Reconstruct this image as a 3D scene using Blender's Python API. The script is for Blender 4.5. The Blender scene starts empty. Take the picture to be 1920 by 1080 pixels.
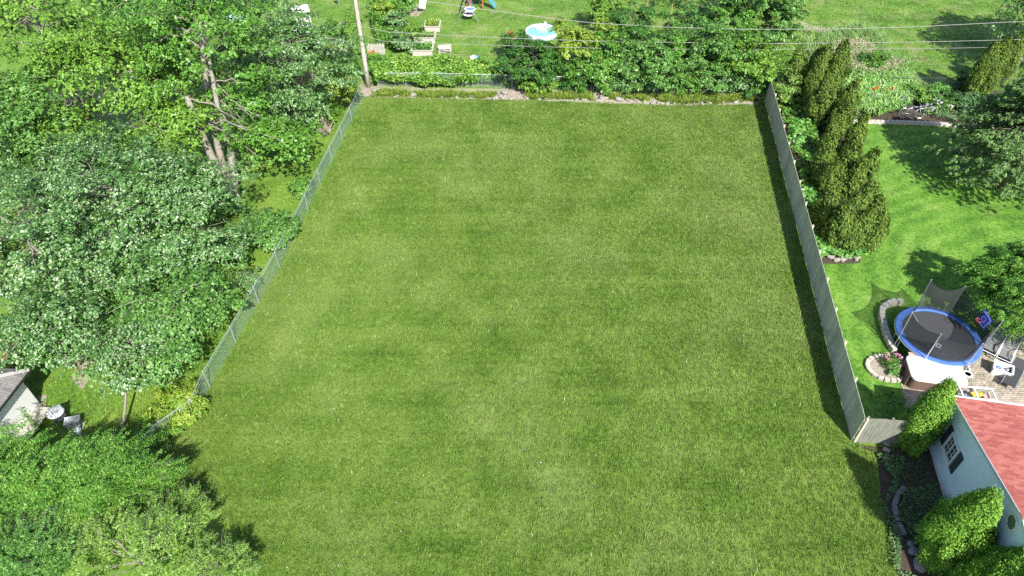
import bpy, math, random
import numpy as np
from mathutils import Vector, Matrix

# ------------------------------------------------------------------ camera, sky, sun
sc = bpy.context.scene
H_CAM = 27.0
DEP = math.radians(43.5)
cam = bpy.data.cameras.new("camera")
cam.lens = 24.0; cam.sensor_width = 36.0; cam.clip_end = 1000.0; cam.clip_start = 0.5
camo = bpy.data.objects.new("camera", cam)
camo.location = (0, 0, H_CAM); camo.rotation_euler = (math.pi/2 - DEP, 0, 0)
sc.collection.objects.link(camo); sc.camera = camo

SUN = Vector((0.40, -1.0, 1.02)).normalized()
elev = math.asin(SUN.z); azim = math.atan2(SUN.x, SUN.y)
w = bpy.data.worlds.new("World"); sc.world = w; w.use_nodes = True
wn = w.node_tree; bg = wn.nodes["Background"]
sky = wn.nodes.new("ShaderNodeTexSky"); sky.sky_type = 'NISHITA'; sky.sun_disc = False
sky.sun_elevation = elev; sky.sun_rotation = azim
wn.links.new(sky.outputs[0], bg.inputs[0]); bg.inputs[1].default_value = 0.115
sl = bpy.data.lights.new("sun", 'SUN'); sl.energy = 5.0; sl.angle = math.radians(0.5); sl.color = (1.0, 0.96, 0.89)
so = bpy.data.objects.new("sun", sl); so.rotation_euler = SUN.to_track_quat('Z', 'Y').to_euler(); so.location = (20, -30, 60)
sc.collection.objects.link(so)
sc.view_settings.view_transform = 'Standard'; sc.view_settings.look = 'None'
sc.view_settings.exposure = 0.78; sc.view_settings.gamma = 1.0
sc.cycles.max_bounces = 6; sc.cycles.diffuse_bounces = 3; sc.cycles.transparent_max_bounces = 12
sc.cycles.use_denoising = False
sc.cycles.use_adaptive_sampling = True

# ------------------------------------------------------------------ helpers
C = sc.collection
SD, CD = math.sin(DEP), math.cos(DEP)
def ray(px, py):
    u = px - 960.0; v = 540.0 - py
    return Vector((u, 1280*CD + v*SD, -1280*SD + v*CD))
def G(px, py, z=0.0):
    """the place that stands at height z where the survey photograph shows (px, py)"""
    d = ray(px, py); t = (z - H_CAM)/d.z
    return Vector((d.x*t, d.y*t, z))
def GY(px, py, Y):
    d = ray(px, py); t = Y/d.y
    return Vector((d.x*t, Y, H_CAM + d.z*t))
LOT = -math.radians(7.04)                    # the lot's own turn
LD = Vector((0.1226, 0.9925, 0)); LX = Vector((0.9925, -0.1226, 0))

def tag(o, label=None, cat=None, group=None, kind=None):
    if label: o["label"] = label
    if cat: o["category"] = cat
    if group: o["group"] = group
    if kind: o["kind"] = kind
    return o
def empty(name, loc, label, cat, group=None, rz=0.0, parent=None):
    o = bpy.data.objects.new(name, None); C.objects.link(o)
    o.location = loc; o.rotation_euler = (0, 0, rz); o.empty_display_size = 0.3
    return tag(o, label, cat, group)

class MB:
    def __init__(s): s.v = []; s.f = []; s.m = []
    def add(s, V, F, mi=0):
        n = len(s.v); s.v.extend([tuple(p) for p in V]); s.f.extend([tuple(i+n for i in f) for f in F]); s.m.extend([mi]*len(F))
    def box(s, c, d, rz=0.0, R=None, mi=0):
        if R is None: R = Matrix.Rotation(rz, 3, 'Z')
        c = Vector(c); x, y, z = d[0]/2, d[1]/2, d[2]/2
        V = [c + R @ Vector(p) for p in ((-x,-y,-z),(x,-y,-z),(x,y,-z),(-x,y,-z),(-x,-y,z),(x,-y,z),(x,y,z),(-x,y,z))]
        s.add(V, [(0,3,2,1),(4,5,6,7),(0,1,5,4),(1,2,6,5),(2,3,7,6),(3,0,4,7)], mi)
    def bar(s, a, b, wd, th, mi=0, up=Vector((0,0,1))):
        a = Vector(a); b = Vector(b); d = (b-a); L = d.length; d.normalize()
        if abs(d.dot(up)) > .95: up = Vector((1,0,0))
        x = d.cross(up).normalized(); z = x.cross(d)
        R = Matrix((x, d, z)).transposed()
        s.box((a+b)/2, (wd, L, th), R=R, mi=mi)
    def tube(s, pts, r, n=8, mi=0, closed=False):
        pts = [Vector(p) for p in pts]; k = len(pts)
        rr = r if isinstance(r, (list, tuple)) else [r]*k
        V = []; prev = None
        for i, p in enumerate(pts):
            if closed: d = pts[(i+1) % k] - pts[i-1]
            else: d = pts[min(i+1, k-1)] - pts[max(i-1, 0)]
            d.normalize()
            if prev is None:
                a = d.orthogonal().normalized()
            else:
                a = (prev - d*prev.dot(d))
                a = a.normalized() if a.length > 1e-6 else d.orthogonal().normalized()
            prev = a; b = d.cross(a)
            for j in range(n):
                t = 2*math.pi*j/n; V.append(p + (a*math.cos(t) + b*math.sin(t))*rr[i])
        F = []
        for i in range(k if closed else k-1):
            i2 = (i+1) % k
            for j in range(n):
                j2 = (j+1) % n; F.append((i*n+j, i*n+j2, i2*n+j2, i2*n+j))
        if not closed: F += [tuple(range(n-1, -1, -1)), tuple((k-1)*n+j for j in range(n))]
        s.add(V, F, mi)
    def lathe(s, c, prof, n=24, sx=1.0, sy=1.0, mi=0, rz=0.0, cap=True):
        c = Vector(c); V = []; k = len(prof)
        for (r, z) in prof:
            for j in range(n):
                t = 2*math.pi*j/n; x = r*sx*math.cos(t); y = r*sy*math.sin(t)
                V.append(c + Vector((x*math.cos(rz)-y*math.sin(rz), x*math.sin(rz)+y*math.cos(rz), z)))
        F = []
        for i in range(k-1):
            for j in range(n):
                j2 = (j+1) % n; F.append((i*n+j, i*n+j2, (i+1)*n+j2, (i+1)*n+j))
        if cap and prof[0][0] > 0.001: F.append(tuple(range(n-1, -1, -1)))
        if cap and prof[-1][0] > 0.001: F.append(tuple((k-1)*n+j for j in range(n)))
        s.add(V, F, mi)
    def build(s, name, mats, parent=None, smooth=False):
        me = bpy.data.meshes.new(name); me.from_pydata(s.v, [], s.f)
        if not isinstance(mats, (list, tuple)): mats = [mats]
        for m in mats: me.materials.append(m)
        if len(mats) > 1: me.polygons.foreach_set("material_index", s.m)
        if smooth: me.polygons.foreach_set("use_smooth", [True]*len(s.f))
        me.update()
        o = bpy.data.objects.new(name, me); C.objects.link(o)
        if parent is not None:
            o.parent = parent
        return o
def fast_mesh(name, V, k, mat, parent=None):
    """V: (n, k, 3) array, n separate faces of k corners"""
    n = V.shape[0]; me = bpy.data.meshes.new(name)
    me.vertices.add(n*k); me.vertices.foreach_set("co", V.astype(np.float32).ravel())
    me.loops.add(n*k); me.loops.foreach_set("vertex_index", np.arange(n*k, dtype=np.int32))
    me.polygons.add(n); me.polygons.foreach_set("loop_start", np.arange(0, n*k, k, dtype=np.int32))
    try: me.polygons.foreach_set("loop_total", np.full(n, k, dtype=np.int32))
    except Exception: pass
    for m in (mat if isinstance(mat, (list, tuple)) else [mat]): me.materials.append(m)
    me.update(calc_edges=True)
    o = bpy.data.objects.new(name, me); C.objects.link(o)
    if parent is not None: o.parent = parent
    return o

# ------------------------------------------------------------------ materials
def nm(name):
    m = bpy.data.materials.new(name); m.use_nodes = True; t = m.node_tree
    return m, t, t.nodes["Principled BSDF"]
def L(t, a, b): t.links.new(a, b)
def noise(t, scale, detail=3, vec=None, rough=.55, coord='Object'):
    n = t.nodes.new("ShaderNodeTexNoise"); n.inputs["Scale"].default_value = scale
    n.inputs["Detail"].default_value = detail; n.inputs["Roughness"].default_value = rough
    if vec is None:
        tc = t.nodes.new("ShaderNodeTexCoord"); vec = tc.outputs[coord]
    L(t, vec, n.inputs["Vector"]); return n
def ramp(t, fac, stops):
    r = t.nodes.new("ShaderNodeValToRGB"); e = r.color_ramp.elements
    while len(e) < len(stops): e.new(0.5)
    for i, (p, c) in enumerate(stops):
        e[i].position = p; e[i].color = (c[0], c[1], c[2], 1)
    L(t, fac, r.inputs[0]); return r.outputs[0]
def mixc(t, fac, a, b, mode='MIX'):
    n = t.nodes.new("ShaderNodeMix"); n.data_type = 'RGBA'; n.blend_type = mode
    for s, v in ((n.inputs[0], fac), (n.inputs[6], a), (n.inputs[7], b)):
        if isinstance(v, (int, float)): s.default_value = v
        elif isinstance(v, tuple): s.default_value = (v[0], v[1], v[2], 1)
        else: L(t, v, s)
    return n.outputs[2]
def bump(t, bs, h, strength=.3, dist=.02):
    b = t.nodes.new("ShaderNodeBump"); b.inputs["Strength"].default_value = strength; b.inputs["Distance"].default_value = dist
    L(t, h, b.inputs["Height"]); L(t, b.outputs[0], bs.inputs["Normal"])
def plain(name, col, rough=.6, metal=0.0, var=.12, scale=6.0, spec=.5, bmp=0.0):
    m, t, b = nm(name)
    n = noise(t, scale, 4)
    c = ramp(t, n.outputs[0], [(.25, tuple(x*(1-var) for x in col)), (.75, tuple(min(1, x*(1+var)) for x in col))])
    L(t, c, b.inputs["Base Color"]); b.inputs["Roughness"].default_value = rough; b.inputs["Metallic"].default_value = metal
    b.inputs["Specular IOR Level"].default_value = spec
    if bmp: bump(t, b, noise(t, scale*6, 4).outputs[0], bmp, .01)
    return m
def leafmat(name, cols, rough=.45, spec=.32, trans=.2, under=None, patch=.9):
    """cols: dark, mid, light leaf colours, then a pale painted glint; each leaf has its own"""
    m, t, b = nm(name)
    g = t.nodes.new("ShaderNodeNewGeometry")
    n = noise(t, patch, 2)
    mx = t.nodes.new("ShaderNodeMath"); mx.operation = 'MULTIPLY_ADD'; mx.inputs[1].default_value = .62
    L(t, g.outputs["Random Per Island"], mx.inputs[0])
    m2 = t.nodes.new("ShaderNodeMath"); m2.operation = 'MULTIPLY'; m2.inputs[1].default_value = .42
    L(t, n.outputs[0], m2.inputs[0]); L(t, m2.outputs[0], mx.inputs[2])
    k = len(cols); c = ramp(t, mx.outputs[0], [((i+.3)/k if i < 3 else .84, cc) for i, cc in enumerate(cols)])  # fourth stop: few pale leaves, sun glints put into the foliage colour
    if under: c = mixc(t, g.outputs["Backfacing"], c, under)
    L(t, c, b.inputs["Base Color"]); b.inputs["Roughness"].default_value = rough
    b.inputs["Specular IOR Level"].default_value = spec
    tr = t.nodes.new("ShaderNodeBsdfTranslucent"); L(t, mixc(t, 1.0, c, (1.15, 1.1, .55), 'MULTIPLY'), tr.inputs[0])
    ms = t.nodes.new("ShaderNodeMixShader"); ms.inputs[0].default_value = trans
    L(t, b.outputs[0], ms.inputs[1]); L(t, tr.outputs[0], ms.inputs[2])
    L(t, ms.outputs[0], t.nodes["Material Output"].inputs[0])
    return m
def barkmat(name, a, b_, scale=5.0):
    m, t, b = nm(name)
    tc = t.nodes.new("ShaderNodeTexCoord"); mp = t.nodes.new("ShaderNodeMapping"); mp.inputs["Scale"].default_value = (1, 1, .22)
    L(t, tc.outputs["Object"], mp.inputs[0])
    n = noise(t, scale*3, 5, mp.outputs[0], .7)
    L(t, ramp(t, n.outputs[0], [(.3, a), (.7, b_)]), b.inputs["Base Color"]); b.inputs["Roughness"].default_value = .9
    bump(t, b, n.outputs[0], .8, .03); return m

M = {}
M['maple'] = leafmat("maple_leaf", [(.02,.065,.012), (.06,.165,.028), (.12,.28,.05), (.24,.42,.12)], under=(.12,.25,.08), rough=.38)
M['maple_light'] = leafmat("light_maple_leaf", [(.03,.09,.01), (.09,.21,.022), (.16,.33,.04), (.28,.45,.08)], under=(.14,.28,.06))
M['silver'] = leafmat("silver_leaf", [(.016,.06,.01), (.055,.155,.028), (.12,.265,.06), (.38,.5,.3)], under=(.17,.3,.11), rough=.34)
M['dark_leaf'] = leafmat("dark_leaf", [(.016,.05,.01), (.035,.115,.018), (.065,.18,.03), (.12,.26,.05)], rough=.36)
M['feather'] = leafmat("feathery_leaf", [(.022,.08,.008), (.06,.18,.018), (.12,.28,.032), (.24,.42,.09)], under=(.14,.26,.07))
M['olive'] = leafmat("olive_conifer", [(.022,.05,.01), (.05,.1,.015), (.1,.175,.022), (.2,.29,.045)], rough=.7, spec=.25, trans=.15)
M['cedar'] = leafmat("bright_conifer", [(.035,.10,.01), (.09,.21,.018), (.16,.33,.03), (.25,.44,.06)], rough=.65, spec=.25, trans=.18)
M['pine'] = leafmat("pine_needle", [(.045,.10,.028), (.1,.2,.055), (.18,.33,.09), (.3,.47,.17)], rough=.55, trans=.15)
M['shrub'] = leafmat("shrub_leaf", [(.024,.08,.012), (.065,.185,.022), (.12,.29,.04), (.22,.4,.07)], rough=.36)
M['yellow'] = leafmat("yellow_green_leaf", [(.06,.16,.012), (.13,.27,.022), (.22,.36,.035), (.42,.47,.1)], under=(.3,.36,.08))
M['pale'] = leafmat("pale_leaf", [(.06,.14,.02), (.12,.25,.035), (.2,.36,.06), (.34,.47,.14)], under=(.2,.33,.1))
M['hosta'] = leafmat("broad_leaf", [(.05,.16,.02), (.09,.25,.04), (.14,.34,.06), (.22,.42,.12)], rough=.35)
M['strap'] = leafmat("strap_leaf", [(.08,.22,.035), (.14,.32,.055), (.25,.45,.1), (.5,.62,.32)], rough=.36)
M['plume'] = leafmat("dry_plume", [(.3,.27,.15), (.42,.37,.24), (.55,.48,.34), (.66,.58,.44)], rough=.8)
M['shade_plant'] = leafmat("shade_plant_leaf", [(.035,.09,.025), (.06,.15,.04), (.1,.22,.07), (.18,.3,.13)], rough=.6, spec=.3)
for k_, c_ in dict(pink=(.62,.28,.45), red=(.75,.07,.03), orange=(.75,.2,.05), purple=(.3,.2,.5), white=(.8,.8,.78), lilac=(.5,.42,.62), yellowf=(.75,.6,.12)).items():
    M[k_] = leafmat(k_+"_petal", [tuple(x*.75 for x in c_), c_, tuple(min(.9, x*1.2) for x in c_)], rough=.6, spec=.3)
M['bark_grey'] = barkmat("grey_bark", (.13,.115,.095), (.36,.33,.28))
M['bark_dark'] = barkmat("dark_bark", (.06,.05,.04), (.2,.17,.14))
M['twig'] = barkmat("pale_twig", (.2,.17,.12), (.42,.38,.3))

def grassmat(name, cols, straw=(.38,.36,.17), straw_at=.9, stripes=0.0, dry=None, pscale=.35, swirl=0.0):
    """ground under the grass and the blades share this colour field"""
    m, t, b = nm(name)
    g = t.nodes.new("ShaderNodeNewGeometry"); pos = g.outputs["Position"]
    n1 = noise(t, pscale, 4, pos, .6); n2 = noise(t, 5.0, 5, pos, .75)
    a = t.nodes.new("ShaderNodeMath"); a.operation = 'MULTIPLY_ADD'; a.inputs[1].default_value = .5
    L(t, n2.outputs[0], a.inputs[0])
    a2 = t.nodes.new("ShaderNodeMath"); a2.operation = 'MULTIPLY'; a2.inputs[1].default_value = .5
    L(t, n1.outputs[0], a2.inputs[0]); L(t, a2.outputs[0], a.inputs[2])
    fac = a.outputs[0]
    if stripes:
        mp = t.nodes.new("ShaderNodeMapping"); mp.inputs["Scale"].default_value = (.045, 1.5, 1); mp.inputs["Rotation"].default_value = (0, 0, .03)
        L(t, pos, mp.inputs[0]); n3 = noise(t, 1.0, 4, mp.outputs[0], .65)
        s_ = t.nodes.new("ShaderNodeMath"); s_.operation = 'MULTIPLY_ADD'; s_.inputs[1].default_value = stripes
        o_ = t.nodes.new("ShaderNodeMath"); o_.operation = 'SUBTRACT'; o_.inputs[1].default_value = .5
        L(t, n3.outputs[0], o_.inputs[0]); L(t, o_.outputs[0], s_.inputs[0]); L(t, fac, s_.inputs[2]); fac = s_.outputs[0]
    if swirl:
        wv = t.nodes.new("ShaderNodeTexWave"); wv.wave_type = 'RINGS'; wv.rings_direction = 'Z'
        wv.inputs["Scale"].default_value = .28; wv.inputs["Distortion"].default_value = 11.0; wv.inputs["Detail"].default_value = 3; wv.inputs["Detail Scale"].default_value = .5
        mp = t.nodes.new("ShaderNodeMapping"); mp.inputs["Location"].default_value = (-33, -24, 0); L(t, pos, mp.inputs[0]); L(t, mp.outputs[0], wv.inputs[0])
        s_ = t.nodes.new("ShaderNodeMath"); s_.operation = 'MULTIPLY_ADD'; s_.inputs[1].default_value = swirl
        o_ = t.nodes.new("ShaderNodeMath"); o_.operation = 'SUBTRACT'; o_.inputs[1].default_value = .5
        L(t, wv.outputs[1], o_.inputs[0]); L(t, o_.outputs[0], s_.inputs[0]); L(t, fac, s_.inputs[2]); fac = s_.outputs[0]
    k = len(cols); c = ramp(t, fac, [(.33 + .36*i/(k-1), cc) for i, cc in enumerate(cols)])
    if dry:
        nd = noise(t, dry[2] if len(dry) > 2 else .42, 5, pos, .7); f = ramp(t, nd.outputs[0], [(dry[0], (0,0,0)), (dry[0]+.2, (.6,.6,.6))])
        c = mixc(t, f, c, dry[1])
    rr = ramp(t, g.outputs["Random Per Island"], [(0, (.62,.62,.62)), (.5, (1,1,1)), (1, (1.0,1.0,1.0))])
    c = mixc(t, .75, c, rr, 'MULTIPLY')
    sf = ramp(t, g.outputs["Random Per Island"], [(straw_at, (0,0,0)), (straw_at+.02, (1,1,1))])
    c = mixc(t, sf, c, straw)
    L(t, c, b.inputs["Base Color"]); b.inputs["Roughness"].default_value = .6; b.inputs["Specular IOR Level"].default_value = .22
    return m
M['lawn'] = grassmat("lot_grass", [(.058,.122,.012), (.102,.182,.022), (.148,.235,.038), (.215,.288,.072)], stripes=.3, straw_at=.978, dry=(.47, (.2,.275,.078), .09))
M['tuft'] = grassmat("coarse_grass", [(.07,.17,.015), (.13,.26,.03), (.2,.33,.06), (.26,.37,.1)], straw_at=.975, straw=(.5,.5,.3))
M['green'] = grassmat("neighbour_grass", [(.06,.15,.018), (.10,.23,.028), (.15,.3,.04), (.22,.34,.07)], straw_at=.96, swirl=.1, dry=(.55, (.24,.32,.1), .6))
M['back'] = grassmat("back_grass", [(.055,.14,.014), (.10,.215,.026), (.165,.285,.045), (.24,.33,.09)], straw_at=.96, dry=(.5, (.36,.33,.17)))
M['wild'] = grassmat("rough_grass", [(.055,.13,.014), (.105,.215,.024), (.17,.285,.04), (.26,.34,.08)], straw_at=.94, dry=(.6, (.36,.29,.19)))
M['moss'] = grassmat("yellow_ground_cover", [(.08,.15,.015), (.14,.23,.025), (.22,.31,.04), (.32,.36,.09)], straw_at=.95, pscale=1.5)
def dirtmat(name, a, b_, s=3.0):
    m, t, b = nm(name); g = t.nodes.new("ShaderNodeNewGeometry"); n = noise(t, s, 6, g.outputs["Position"], .75)
    n2 = noise(t, s*9, 4, g.outputs["Position"], .7)
    c = ramp(t, n.outputs[0], [(.3, a), (.7, b_)]); c = mixc(t, .5, c, ramp(t, n2.outputs[0], [(.35, (.5,.5,.5)), (.65, (1.25,1.25,1.25))]), 'MULTIPLY')
    L(t, c, b.inputs["Base Color"]); b.inputs["Roughness"].default_value = .95; b.inputs["Specular IOR Level"].default_value = .1
    bump(t, b, n2.outputs[0], .8, .05); return m
M['dirt'] = dirtmat("pale_dirt", (.26,.22,.16), (.5,.44,.36))
M['soil'] = dirtmat("dark_soil", (.05,.04,.03), (.13,.10,.075), 4)
M['rock'] = dirtmat("field_stone", (.22,.2,.17), (.48,.45,.4), 5)
M['rock_dark'] = dirtmat("dark_stone", (.17,.165,.16), (.38,.36,.34), 5)
M['white_paint'] = plain("white_paint", (.78,.78,.76), .45, var=.05)
M['white_plastic'] = plain("white_plastic", (.8,.8,.8), .3, var=.04)
M['galv'] = plain("galvanised_steel", (.55,.6,.6), .4, .6, var=.1)
M['chain'] = plain("chain_link_wire", (.27,.37,.32), .5, .2, var=.15)
M['chain_green'] = plain("green_coated_wire", (.03,.07,.05), .5, 0, var=.15)
M['dark_metal'] = plain("dark_metal", (.04,.045,.05), .4, .3)
M['grey_metal'] = plain("grey_metal_tube", (.5,.53,.56), .35, .7)
M['pole_wood'] = barkmat("pole_wood", (.3,.27,.23), (.58,.55,.49), 4)
M['cable'] = plain("cable", (.26,.255,.24), .45, .0, var=.1)
M['blue_pad'] = plain("blue_vinyl_pad", (.09,.2,.56), .42, var=.22, scale=3)
M['blue_board'] = plain("blue_board", (.03,.06,.5), .3)
M['mat_black'] = plain("black_trampoline_mat", (.05,.052,.056), .7, var=.1)
M['sling'] = plain("grey_sling_fabric", (.2,.2,.2), .7, var=.1)
M['terracotta'] = plain("terracotta", (.4,.12,.05), .7)
M['new_wood'] = plain("yellow_wood", (.42,.27,.13), .6, var=.2)
M['old_wood'] = plain("bleached_wood", (.46,.43,.38), .8, var=.22, scale=12)
M['brown_panel'] = plain("brown_panel", (.16,.1,.075), .6)
M['pink_board'] = plain("pinkish_board", (.5,.36,.31), .6)
M['teal'] = plain("teal_plastic", (.1,.3,.32), .35)
M['cyan'] = plain("pool_vinyl", (.2,.55,.62), .3)
M['glass'] = plain("dark_window_glass", (.03,.035,.045), .08, spec=.8, var=.02)
M['shutter'] = plain("slate_shutter", (.05,.06,.075), .5)
M['yellowp'] = plain("yellow_plastic", (.75,.5,.08), .5)
M['bluep'] = plain("blue_plastic", (.1,.22,.6), .45)
M['redp'] = plain("red_plastic", (.6,.07,.05), .45)
M['beige_stone'] = plain("beige_block", (.46,.43,.37), .85, var=.22, scale=5, bmp=.4)
M['fence_wood'] = None
def fencewood():
    m, t, b = nm("weathered_fence_wood"); g = t.nodes.new("ShaderNodeNewGeometry")
    tc = t.nodes.new("ShaderNodeTexCoord"); mp = t.nodes.new("ShaderNodeMapping"); mp.inputs["Scale"].default_value = (9, 9, 1)
    L(t, tc.outputs["Object"], mp.inputs[0]); n = noise(t, 4, 5, mp.outputs[0], .7)
    c = ramp(t, g.outputs["Random Per Island"], [(0, (.45,.44,.33)), (.5, (.54,.52,.4)), (1, (.62,.6,.47))])
    c = mixc(t, .6, c, ramp(t, n.outputs[0], [(.3, (.6,.62,.6)), (.7, (1.15,1.12,1.05))]), 'MULTIPLY')
    n4 = noise(t, .8, 3, tc.outputs["Object"]); c = mixc(t, ramp(t, n4.outputs[0], [(.5, (0,0,0)), (.75, (.5,.5,.5))]), c, (.14,.17,.09))
    L(t, c, b.inputs["Base Color"]); b.inputs["Roughness"].default_value = .85; bump(t, b, n.outputs[0], .4, .01); return m
M['fence_wood'] = fencewood()
def netmat():
    m, t, b = nm("safety_net"); b.inputs["Base Color"].default_value = (.03,.033,.035,1); b.inputs["Roughness"].default_value = .8
    tr = t.nodes.new("ShaderNodeBsdfTransparent"); ms = t.nodes.new("ShaderNodeMixShader"); ms.inputs[0].default_value = .62
    L(t, tr.outputs[0], ms.inputs[1]); L(t, b.outputs[0], ms.inputs[2]); L(t, ms.outputs[0], t.nodes["Material Output"].inputs[0]); return m
M['net'] = netmat()
def brickmat(name, c1, c2, mortar, bw, bh, ms=.02, off=.5, rough=.85, bmp=.4, big=None, sq=1.0):
    m, t, b = nm(name); tc = t.nodes.new("ShaderNodeTexCoord")
    br = t.nodes.new("ShaderNodeTexBrick"); br.inputs["Scale"].default_value = 1.0
    br.inputs["Brick Width"].default_value = bw; br.inputs["Row Height"].default_value = bh; br.inputs["Mortar Size"].default_value = ms
    br.inputs["Color1"].default_value = (*c1, 1); br.inputs["Color2"].default_value = (*c2, 1); br.inputs["Mortar"].default_value = (*mortar, 1)
    br.offset = off
    L(t, tc.outputs["Object"], br.inputs[0])
    n = noise(t, 2.2, 5, tc.outputs["Object"], .7); n2 = noise(t, 40, 2, tc.outputs["Object"])
    c = mixc(t, .55, br.outputs[0], ramp(t, n.outputs[0], [(.3, (.72,.72,.72)), (.7, (1.2,1.2,1.2))]), 'MULTIPLY')
    c = mixc(t, .4, c, ramp(t, n2.outputs[0], [(.3, (.7,.7,.7)), (.7, (1.2,1.2,1.2))]), 'MULTIPLY')
    L(t, c, b.inputs["Base Color"]); b.inputs["Roughness"].default_value = rough; bump(t, b, br.outputs[1], -bmp, .01); return m
M['red_roof'] = brickmat("red_shingles", (.34,.085,.07), (.5,.17,.135), (.24,.065,.05), .32, .14, .006)
M['grey_roof'] = brickmat("grey_shingles", (.15,.14,.135), (.24,.225,.21), (.09,.085,.085), .32, .14, .008)
M['paver'] = brickmat("patio_pavers", (.38,.31,.25), (.52,.44,.36), (.18,.15,.12), .24, .12, .012)

rs = np.random.RandomState(7); random.seed(7)

# ------------------------------------------------------------------ foliage makers (numpy)
def norm(a): return a/np.maximum(np.linalg.norm(a, axis=-1, keepdims=True), 1e-9)
def leaves(P, N, T, ln, wd):
    """kite-shaped leaves at P with normal N, axis T; wedge-shaped fold at the tip"""
    T = norm(T - N*np.sum(T*N, -1, keepdims=True)); B = np.cross(N, T)
    ln = np.broadcast_to(ln, (len(P),))[:, None]; wd = np.broadcast_to(wd, (len(P),))[:, None]
    a = P - T*ln*.5; c = P + T*ln*.5 - N*ln*.12
    m = P - T*ln*.05 + N*ln*.06
    return np.stack([a, m - B*wd*.5, c, m + B*wd*.5], 1)
def unit(n): return norm(rs.normal(size=(n, 3)))
def clumps(centers, outs, rc, per, leaf, flat=.6, up=.8, jag=.6, aspect=.7, droop=0.0):
    k = len(centers); n = k*per
    c = np.repeat(centers, per, 0); o = np.repeat(outs, per, 0)
    r = np.repeat(rc*rs.uniform(.6, 1.35, k), per)[:, None]
    d = unit(n); d[:, 2] = np.where(rs.rand(n) < .7, np.abs(d[:, 2]), d[:, 2])
    q = d*(rs.uniform(.25, 1.0, n)**.5)[:, None]; q[:, 2] *= flat
    # leaves hang in small sprigs that share a place and a tilt
    sp = 6; h_ = -(-n//sp); hq = np.repeat(q[::sp][:h_], sp, 0)[:n]; q = hq + unit(n)*(.16/np.maximum(rc, .2))*rs.rand(n)[:, None]
    jn = np.repeat(unit(h_), sp, 0)[:n]*jag + unit(n)*.28
    P = c + q*r
    P[:, 2] -= droop*np.sum(q[:, :2]**2, 1)*r[:, 0]
    N = norm(np.array([0, 0, up]) + o*.35 + norm(q)*.45 + jn)
    T = norm(o + unit(n)*.9 - np.array([0, 0, .3]))
    s = leaf*rs.uniform(.6, 1.35, n)
    return leaves(P, N, T, s, s*aspect)
def crown_centers(center, radii, n, inner=.35, low=-.55, lump=.22, seed=None):
    d = unit(n*3); d = d[d[:, 2] > low][:n]
    ph = rs.uniform(0, 6.28, 6)
    l = 1 + lump*(np.sin(3.1*d[:, 0]*2+ph[0]) + np.sin(2.7*d[:, 1]*2+ph[1]) + np.sin(3.7*d[:, 2]*2+ph[2]))*.6
    f = rs.uniform(inner**2, 1, len(d))**.5
    P = np.array(center) + d*np.array(radii)*(f*l)[:, None]
    # ragged gaps between the bough masses
    q = P*1.15 + ph[:3]; g = np.sin(q[:, 0]+.7*np.sin(q[:, 1]))+np.sin(q[:, 1]*1.1+.8*np.sin(q[:, 2]*1.3))+np.sin(q[:, 2]*1.9+q[:, 0]*.5)
    if len(P) > 50: k = g < (1.35 if len(P) > 110 else 1.9); P, d = P[k], d[k]
    return P, d
def limb_pts(a, b, rise=.15, k=6, wob=.06):
    a = Vector(a); b = Vector(b); L_ = (b-a).length; out = []
    for i in range(k+1):
        t = i/k; p = a.lerp(b, t) + Vector((0, 0, math.sin(t*math.pi)*L_*rise))
        if 0 < i < k: p += Vector((random.gauss(0, wob), random.gauss(0, wob), random.gauss(0, wob)))*L_*.5
        out.append(p)
    return out
def taper(a, b, k): return [a + (b-a)*i/(k-1) for i in range(k)]

def tree(name, label, cat, base, center, radii, n=150, rc=.8, per=150, leaf=.14, mat='maple', bark='bark_grey', r0=.25,
         trunks=None, limbs=24, twigs=60, group=None, inner=.3, low=-.55, flat=.42, up=.95, droop=.12, lump=.22, aspect=.7, jag=.7, extra=None):
    base = Vector(base); root = empty(name, base, label, cat, group)
    inv = np.array(base)
    cen, outs = crown_centers(center, radii, n, inner, low, lump)
    if extra:
        for (ec, er, en) in extra:
            a, b = crown_centers(ec, er, en, inner, low, lump); cen = np.vstack([cen, a]); outs = np.vstack([outs, b])
    ok = cen[:, 2] > .25; cen, outs = cen[ok], outs[ok]
    V = clumps(cen, outs, rc, per, leaf, flat, up, jag, aspect, droop) - inv
    V[..., 2] = np.maximum(V[..., 2], .02)
    fast_mesh("crown", V, 4, M[mat], root)
    mb = MB(); cz = Vector(center)
    if trunks is None:
        top = Vector((center[0], center[1], center[2] + radii[2]*.55))
        p = limb_pts(base, top, 0, 7, .02); trunks = [(p, r0, r0*.25)]
    segs = []
    for (p, a, b) in trunks:
        p = [Vector(q) for q in p]; mb.tube([q - base for q in p], taper(a, b, len(p)), 9)
        for i in range(len(p)-1):
            if p[i].z > base.z + (cz.z - base.z)*.35: segs.append((p[i], p[i+1]))
    if not segs: segs = [(base, cz)]
    mbt = MB()
    idx = rs.permutation(len(cen))[:limbs]
    for i in idx:
        tgt = Vector(cen[i]); best = min(segs, key=lambda s: (s[0]-tgt).length + max(0, s[0].z - tgt.z)*1.5)
        st = best[0].lerp(best[1], random.random())
        pts = limb_pts(st, tgt, .06); mb.tube([q-base for q in pts], taper(min(.055, r0*.3), .014, len(pts)), 5)
        for _ in range(int(twigs/max(1, limbs))):
            q = pts[random.randint(3, len(pts)-1)]
            e = q + Vector((random.gauss(0, 1), random.gauss(0, 1), random.gauss(.25, .6)))*rc*.9
            mbt.tube([v-base for v in limb_pts(q, e, .05, 3)], taper(.018, .006, 4), 3)
    mb.add(mbt.v, mbt.f, 1); mb.build("trunk", [M[bark], M['twig']], root, smooth=True)
    return root

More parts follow.
